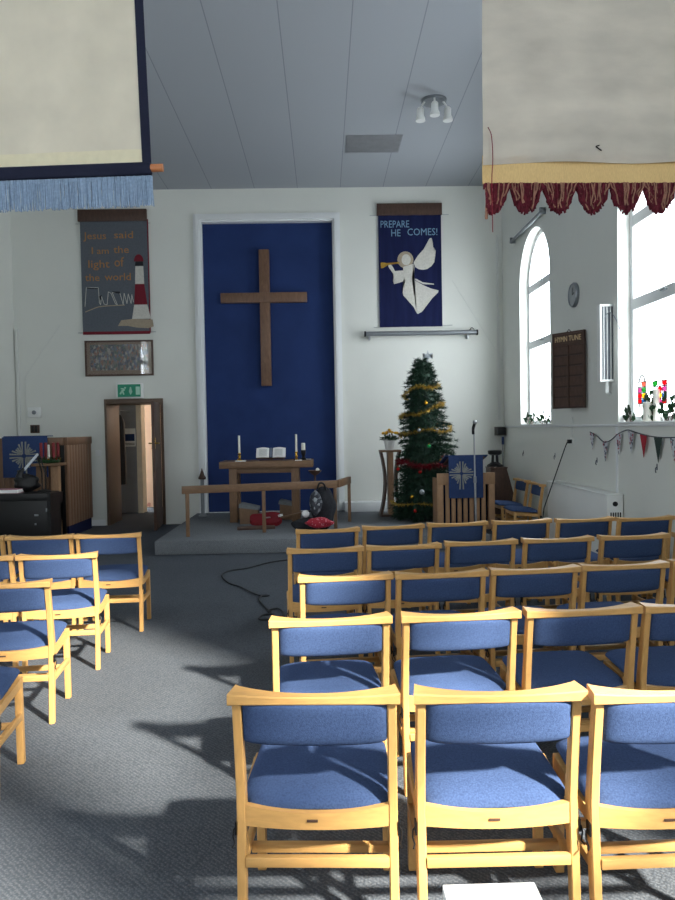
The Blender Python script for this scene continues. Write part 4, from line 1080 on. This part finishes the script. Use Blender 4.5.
def garland(name, label, z0, z1, turns, a0, mt, rr=.03, off=1.0, n=700, nblade=900, cat='tinsel'):
    pts = []; N = 120
    for i in range(N+1):
        f = i/N; z = z0+(z1-z0)*f+.035*math.sin(f*turns*9)+.02*math.sin(f*turns*23); ang = a0+f*turns*2*PI; r_ = (trad(z)+bulge(z, ang))*off
        pts.append(Vector((TX+r_*math.cos(ang), TYy+r_*math.sin(ang), PH+z)))
    mm = MB(); mm.tube(pts, .004, 5)
    for k in range(nblade):
        i = rnd.randrange(N); p0 = pts[i].lerp(pts[i+1], rnd.random()); d_ = Vector((rnd.uniform(-1,1),rnd.uniform(-1,1),rnd.uniform(-1,1))).normalized()
        s_ = d_.cross(Vector((rnd.uniform(-1,1),.3,rnd.uniform(-1,1)))).normalized()*.004
        v = [mm.bm.verts.new(p0-s_), mm.bm.verts.new(p0+s_), mm.bm.verts.new(p0+d_*rr)]; mm.bm.faces.new(v)
    return tag(mm.build(name, mt, None, 0), label, cat, 'tinsel garlands on the Christmas tree')
garland('tinsel_garland', 'gold tinsel garland wound round the top of the Christmas tree', 1.25, 2.08, 2.6, 2.6, goldt, .065, 1.0, nblade=2600)
garland('tinsel_garland', 'dark red tinsel garland round the middle of the Christmas tree', .86, .90, 1.0, 1.6, redt, .085, 1.03, nblade=2600)
garland('tinsel_garland', 'thin gold tinsel garland round the lower Christmas tree', .22, .34, .9, 2.4, goldt, .05, 1.02, nblade=900)
baub = [(446,464,redb,'red bauble at the tree right side by the red tinsel'),(398,469,redb,'red bauble at the tree left edge'),(420,472,redb,'red bauble at the centre below the red tinsel'),(412,497,goldb,'yellow gold bauble low on the tree'),(415,511,redb,'small red bauble near the tree foot'),(429,446,greenb,'bright green bauble just above the red tinsel'),(405,417,blackp,'dark bauble on the upper left of the tree'),(437,430,silvert,'silver bauble above the red tinsel, right one'),(419,430,silvert,'silver bauble above the red tinsel, left one'),(422,492,silvert,'large crumpled silver bauble low at the tree centre'),(434,488,redb,'red bauble low on the tree beside the lectern'),(441,461,goldb,'gold bauble just under the red tinsel, right'),(426,403,goldb,'gold bauble high in the tree centre')]
for px, py, mt, lab in baub:
    zz = P(px, py, Y=TYy-.4).z-PH; rr_ = trad(zz); yy = TYy-rr_*.92
    p = P(px, py, Y=yy); dx_ = p.x-TX
    if abs(dx_) < rr_: yy = TYy-math.sqrt(max(0, rr_**2-dx_**2))*1.03; p = P(px, py, Y=yy)
    o = thing('bauble', lab, 'bauble', p, group='baubles on the Christmas tree')
    MB().ball((0,0,0), .04 if 'large' in lab else .026).build('ball', mt, o); MB().tube([(0,0,.024),(0,0,.036)], .007, 8).build('cap', brass, o)
p = P(427, 356, Y=TYy)
t = thing('tree_topper', 'silver tinsel star perched on top of the Christmas tree', 'tree topper', (p.x, TYy, p.z-.03))
m = MB(); pts = []
for k in range(12):
    r_ = .085 if k%2 == 0 else .035; pts.append((r_*math.sin(2*PI*k/12)+.01, r_*math.cos(2*PI*k/12)+.03))
m.plaque(pts, -.012, .012); m.build('star', silvert, t, 0); MB().tube([(0,0,-.09),(0,0,0)], .012, 8).build('socket', silvert, t)

# pedestal with flower pot
PY = 11.5
a = P(390, 520, Y=PY); zt = P(389, 450, Y=PY).z-PH
t = thing('flower_pedestal', 'tall wooden pedestal with inward curving sides left of the tree', 'pedestal', (P(391,520,Y=PY).x, PY, PH))
MB().box(-.17,.17,-.17,.17,zt-.03,zt,.005).build('top', oak, t)
def side(sx):
    secs = []
    for i in range(9):
        f = i/8; z = (zt-.03)*f; x = sx*(.17-.075*math.sin(PI*min(1,f*1.0))**.9-.02*f)
        secs.append([Vector((x-.02,-.13,z)),Vector((x+.02,-.13,z)),Vector((x+.02,.13,z)),Vector((x-.02,.13,z))])
    MB().loft(secs).build('curved_side', darkw, t)
side(-1); side(1)
MB().box(-.045,.045,-.10,.10,.03,zt-.03).build('centre_board', lightoak, t)
MB().box(-.17,.17,-.15,.15,0,.03,.004).build('plinth', darkw, t)
q = P(389.5, 450, Y=PY)
t = thing('flower_pot', 'white pot of yellow flowers on the wooden pedestal', 'potted plant', (q.x, PY, PH+zt))
MB().lathe([(.065,0),(.085,.12),(.092,.155),(.082,.155),(.075,.13)]).build('pot', white_pl, t)
m = MB(); rn = random.Random(5)
for k in range(140):
    a_ = rn.uniform(0,2*PI); r_ = .13*rn.random()**.5; z = .15+rn.uniform(0,.12)*(1-r_/.2); c = Vector((r_*math.cos(a_), r_*math.sin(a_), z)); d_ = Vector((rn.uniform(-1,1),rn.uniform(-1,1),rn.uniform(-.2,1))).normalized(); s_ = d_.cross(Vector((.3,.5,1))).normalized()*.016
    m.faces([c, c+d_*.03-s_, c+d_*.06, c+d_*.03+s_], [(0,1,2,3)])
m.build('leaves', holly, t, 0)
for k in range(9):
    a_ = k*2.4; r_ = .05*k**.5; 
    m = MB(); c = Vector((r_*math.cos(a_), r_*math.sin(a_), .30-.08*r_/.13*.5+rn.uniform(-.01,.015)))
    for q_ in range(9):
        b_ = 2*PI*q_/9; d_ = Vector((math.cos(b_), math.sin(b_), .35)); s_ = Vector((-math.sin(b_), math.cos(b_), 0))*.018
        m.faces([c, c+d_*.035-s_, c+d_*.055, c+d_*.035+s_], [(0,1,2,3)])
    m.ball(c+Vector((0,0,.012)), .024, 8); m.build('flower', yellowf, t, 0)

# back right corner: tapered wooden stand, black cast piece, broom
cyr = 11.6
a = P(489, 500, Y=cyr); b = P(513, 500, Y=cyr); zt = P(495, 468, Y=cyr).z
t = thing('tapered_stand', 'dark brown tapered wooden stand in the back right corner', 'stand', ((a.x+b.x)/2, cyr, 0))
w0 = (b.x-a.x)/2+.02
secs = []
for z, w_, dx in ((0,w0*1.12,.01),(zt*.5,w0*.92,-.02),(zt-.02,w0*.62,-.07),(zt,w0*.62,-.07)):
    secs.append([Vector((dx-w_,-.16,z)),Vector((dx+w_,-.16,z)),Vector((dx+w_,.16,z)),Vector((dx-w_,.16,z))])
MB().loft(secs).build('body', darkw, t, 20)
MB().box(-.07-w0*.66,-.07+w0*.66,-.17,.17,zt,zt+.02,.004).build('cap_board', darkw, t)
q = P(495, 468, Y=cyr)
t = thing('cast_iron_ornament', 'black cast ornament with columns on top of the tapered stand', 'ornament', (q.x, cyr, zt+.02))
MB().lathe([(.13,0),(.13,.03),(.08,.06),(.06,.08)]).build('base', blackm, t)
for k in range(4): 
    a_ = PI/4+k*PI/2; MB().tube([(.055*math.cos(a_),.055*math.sin(a_),.06),(.045*math.cos(a_),.045*math.sin(a_),.2)], .014, 8).build('column', blackm, t)
MB().lathe([(.07,.19),(.11,.21),(.115,.26),(.10,.27)]).build('crown', blackm, t)
q0 = P(504, 437, Y=12.15); q1 = P(497, 478, Y=11.95)
t = thing('broom', 'broom with dark blue handle end leaning in the back right corner', 'broom', (q1.x+.1, 11.95, 0))
base = Vector((.0,0,.12)); top = Vector((q0.x-q1.x-.1, .28, q0.z)); MB().tube([base, top], .013, 8).build('handle', greym, t); MB().tube([base.lerp(top,.9), base.lerp(top,1.0)], .022, 8).build('hand_grip', fallb, t)
MB().box(-.03,.03,-.12,.12,.0,.13,.01).build('brush_head', bag_k, t)

# ------------------------------------------------------------------ left: pulpit, piano, wreath
t = thing('pulpit', 'tall boarded brown wooden pulpit at the left of the door', 'pulpit', (-3.93, 11.0, 0))
PXl, PD, PHH = -1.30, 1.15, 1.545
bm_ = MB()
bm_.box(-.035,0,.0,PD,.18,PHH-.14)
n = 9
m = MB()
for i in range(n): m.box(-.04,0,PD*i/n+.003,PD*(i+1)/n-.003,.18,PHH-.12,.003)
bm_.bm.free(); m.build('side_boarding', pulp_w, t)
m = MB(); nf = 14
for i in range(nf): m.box(PXl+(-PXl-.11)*i/nf+.004,PXl+(-PXl-.11)*(i+1)/nf-.004,.0,.03,.18,PHH-.12,.003)
m.build('front_boarding', pulp_w, t)
MB().box(-.11,-.045,.01,.05,.0,PHH-.12,.002).build('gap_shade_strip', blackp, t)  # black strip stands in for the shade inside the corner gap
m = MB(); m.box(-.045,.012,-.0,PD,PHH-.12,PHH,.004); m.box(PXl,-.045,-.012,.045,PHH-.12,PHH,.004); m.build('top_band', pulp_w, t)
m = MB(); m.box(PXl,-.02,.06,PD-.02,0,.18); m.build('plinth', navy, t)
q = P(25, 455, Y=10.92)
t = thing('pulpit_cloth', 'square blue cloth with silver cross emblem on the pulpit front', 'cloth', (q.x, 10.97, 0))
c0 = P(1.5, 436, Y=10.93); c1 = P(48, 477, Y=10.93)
MB().box(c0.x-q.x,c1.x-q.x,-.028,-.016,c1.z,c0.z-.02,.003).build('hanging_panel', fallb, t)
m = MB().box(c0.x-q.x+.02,c1.x-q.x,-.028,.22,c0.z-.02,c0.z-.005,.004); m.build('top_cover', fallb, t)
q2 = P(24, 456, Y=10.94); e_ = emblem_mesh(.2, -.033, -.028, emblem, t); e_.location = (q2.x-q.x, 0, q2.z)
# wreath stand
SY = 10.6
q = P(49, 463, Y=SY); zs = q.z
t = thing('wreath_stand', 'narrow wooden stand holding the Advent wreath beside the pulpit', 'stand', (q.x, SY, 0))
MB().box(-.2,.2,-.16,.16,zs-.04,zs,.004).build('top', oak, t)
for x, w_ in ((-.115,.06),(.095,.055)): MB().box(x-w_,x+w_,-.05,.05,.04,zs-.04,.004).build('upright', lightoak if x > 0 else oak_v, t)
MB().box(-.2,.2,-.15,.15,0,.04,.004).build('base', oak, t)
t = thing('advent_wreath', 'green Advent wreath on the wooden stand', 'wreath', (q.x, SY, zs))
m = MB(); rn = random.Random(9)
for k in range(520):
    a_ = rn.uniform(0,2*PI); c = Vector((.13*math.cos(a_)+rn.uniform(-.03,.03), .11*math.sin(a_)+rn.uniform(-.03,.03), .03+rn.uniform(-.02,.05))); d_ = Vector((rn.uniform(-1,1),rn.uniform(-1,1),rn.uniform(-.3,1))).normalized(); s_ = d_.cross(Vector((.3,.5,1))).normalized()*.006
    m.faces([c-s_, c+s_, c+d_*.05], [(0,1,2)])
m.tube([(.13*math.cos(2*PI*k/20), .11*math.sin(2*PI*k/20), .03) for k in range(21)], .028, 8)
m.build('greenery', holly, t, 0)
for k in range(8):
    a_ = 2*PI*k/8+.3; MB().ball((.15*math.cos(a_),.135*math.sin(a_),.06), .013, 8).build('berry', redb if k%2 else goldb, t)
for x, y, mt, lab, z0, z1, rr in ((-.09,-.05,redwax,'left front red candle of the Advent wreath',.04,.30,.022),(.09,-.05,redwax,'right front red candle of the Advent wreath',.04,.30,.022),(-.07,.07,redwax,'left rear red candle of the Advent wreath',.04,.30,.022),(.11,.07,redwax,'right rear red candle of the Advent wreath',.04,.30,.022),(0,0,wax,'white centre candle of the Advent wreath',.0,.27,.017)):
    o = thing('wreath_candle', lab, 'candle', (q.x+x, SY+y, zs+z0), group='candles of the Advent wreath')
    MB().lathe([(rr,0),(rr,z1-z0-.005),(rr*.7,z1-z0)], seg=12).build('wax', mt, o); MB().tube([(0,0,z1-z0),(0,0,z1-z0+.014)], .002, 5).build('wick', blackp, o)
# digital piano
PyY = 9.7
a = P(62, 490, Y=PyY); zt = P(50, 493, Y=PyY).z
t = thing('digital_piano', 'black upright digital piano at the left behind the chairs', 'piano', (a.x-.16, PyY, 0), R(0))
Wp = 1.4
for x in (-Wp, -.045): 
    mm = MB(); mm.prism([(0,0),(.42,0),(.42,.12),(.36,.16),(.36,.60),(.46,.66),(.46,zt-.02),(.0,zt)], lambda p, x=x: Vector((x,p[0],p[1])), lambda p, x=x: Vector((x+.045,p[0],p[1]))); mm.build('side_cheek', blackp, t, 0)
MB().box(-Wp+.045,-.045,.01,.03,.12,zt-.06,.003).build('back_panel', blackp, t)
MB().box(-Wp+.045,-.045,.0,.46,zt-.10,zt-.004,.006).build('lid', blackp, t)
MB().box(-Wp+.045,-.045,.06,.40,.62,.70,.006).build('key_bed', blackp, t)
for z, w_ in ((P(47,515,Y=PyY).z,.05),(P(45,524,Y=PyY).z,.02)): MB().box(-.22,-.22+w_,-.003,.01,z-.012,z+.012).build('silver_label', steel, t)
MB().box(-.06,-.045,-.02,.0,.55,.60,.004).build('latch', steel, t)
q = P(9, 497, Y=PyY+.1)
t = thing('hymn_book', 'white book with pink cover lying on the piano', 'book', (q.x, PyY+.14, zt))
MB().box(-.16,.14,-.11,.11,.004,.05,.003).build('page_block', paper, t); MB().box(-.165,.145,-.113,.113,.05,.056,.001).build('cover', mat('pink_cover',(176,120,130),.6), t); MB().box(-.165,.145,-.113,.113,0,.004).build('cover', mat('pink_cover',(176,120,130),.6), t)
q = P(44, 489, Y=PyY+.2)
t = thing('desk_lamp', 'black articulated desk lamp with silver arm standing on the piano', 'lamp', (q.x, PyY+.2, zt))
k1 = P(38, 454, Y=PyY+.2)-Vector((q.x,PyY+.2,zt)); k2 = P(24, 470, Y=PyY+.1)-Vector((q.x,PyY+.2,zt))
MB().lathe([(.09,0),(.09,.02),(.03,.035)]).build('base', blackm, t)
m = MB(); 
for d_ in (-.014,.014): m.tube([(d_*1.6,0,.02),(k1.x*.3+d_*1.6+.02,0,k1.z*.5),(k1.x+d_,0,k1.z)], .010, 8)
m.build('lower_arm', blackm, t)
MB().tube([k1, k2], .017, 8).build('upper_arm', mat('silver_paint',(206,212,220),.35,noise=.02), t)
MB().tube([k2+Vector((.0,0,.02)), k2+Vector((-.035,-.02,-.02)), k2+Vector((-.05,-.03,-.10))], [.02,.035,.055], 12).build('lamp_shade', blackm, t)
q = P(27, 489, Y=PyY+.3)
o = blob('black_music_bag', blackp, None, (q.x, PyY+.28, zt+.12), (.17,.09,.13), seed=21, flat=zt); tag(o, 'slumped black bag on the piano behind the desk lamp', 'bag')
q = P(18, 466, Y=PyY+.3)
t = thing('piano_speaker', 'small black slanted speaker standing on the piano left of the lamp', 'speaker', (q.x, PyY+.4, zt))
MB().bar((0,.0,.0),(-.02,.0,.30),.07,.06,bev=.01).build('cabinet', blackp, t); MB().bar((.0,-.033,.05),(-.015,-.033,.26),.05,.006).build('grille', bag_k, t)

# floor cable
pix = [(286,560),(268,563),(248,568),(229,571),(222,576),(229,583),(241,587),(252,593),(262,596),(269,595.5),(262,596),(259,600),(266,608),(272,614),(263,615),(259,619),(268,620),(274,616),(268,611),(277,609),(283,612),(281,619),(276,625),(282,629),(292,631)]
pts = [P(x, y, Z=.008) for x, y in pix]
pts = [Vector((p.x, p.y, .008+.004*(i % 3 == 1))) for i, p in enumerate(pts)]
tag(MB().tube(smoothpath([P(318,556,Z=.008)]+pts, 6), .0075, 7).build('floor_cable', cordk), 'black cable snaking and looping over the carpet in the aisle', 'cable')

# side table with white box file at the very front
t = thing('side_table', 'small wooden side table just below the camera, carrying a white box', 'table', (.40, .95, 0))
MB().box(-.28,.28,-.25,.22,.68,.71,.004).build('tabletop', beech, t)
for x in (-.24,.24):
    for y in (-.21,.18): MB().box(x-.02,x+.02,y-.02,y+.02,0,.68,.003).build('leg', beech_v, t)
a = P(443, 886, Z=.82); b = P(534, 883, Z=.82)
t = thing('white_box', 'bright white box standing at the bottom edge of the photo', 'box', ((a.x+b.x)/2, (a.y+b.y)/2, .71))
wd = (b.x-a.x)/2
MB().box(-wd,wd,-.16,0,0,.11,.003).build('box_body', paper, t); MB().box(-wd-.001,wd+.001,-.162,.001,.085,.112,.002).build('lid', paper, t)

# ------------------------------------------------------------------ light
w = bpy.data.worlds.new('world'); bpy.context.scene.world = w; w.use_nodes = True
bg = w.node_tree.nodes['Background']; bg.inputs[0].default_value = (.88,.945,1,1); bg.inputs[1].default_value = 11.5
tgt = Vector((.1, 2.3, .55)); el = R(35); az = Vector((.70,-.714,0)).normalized()
src = tgt + 22*(az*math.cos(el)+Vector((0,0,math.sin(el))))
L = bpy.data.lights.new('low_sun', 'SPOT'); L.energy = 150000; L.color = (1,.93,.8); L.spot_size = R(11.2); L.spot_blend = .12; L.shadow_soft_size = .6
lo = bpy.data.objects.new('low_sun', L); C.objects.link(lo); lo.location = src
lo.rotation_euler = (tgt-src).to_track_quat('-Z','Y').to_euler()

sc_ = bpy.context.scene
sc_.view_settings.view_transform = 'Standard'; sc_.view_settings.look = 'None'; sc_.view_settings.gamma = 1
sc_.view_settings.exposure = 0.0
try:
    sc_.cycles.max_bounces = 10; sc_.cycles.diffuse_bounces = 6; sc_.cycles.transparent_max_bounces = 12
except Exception: pass
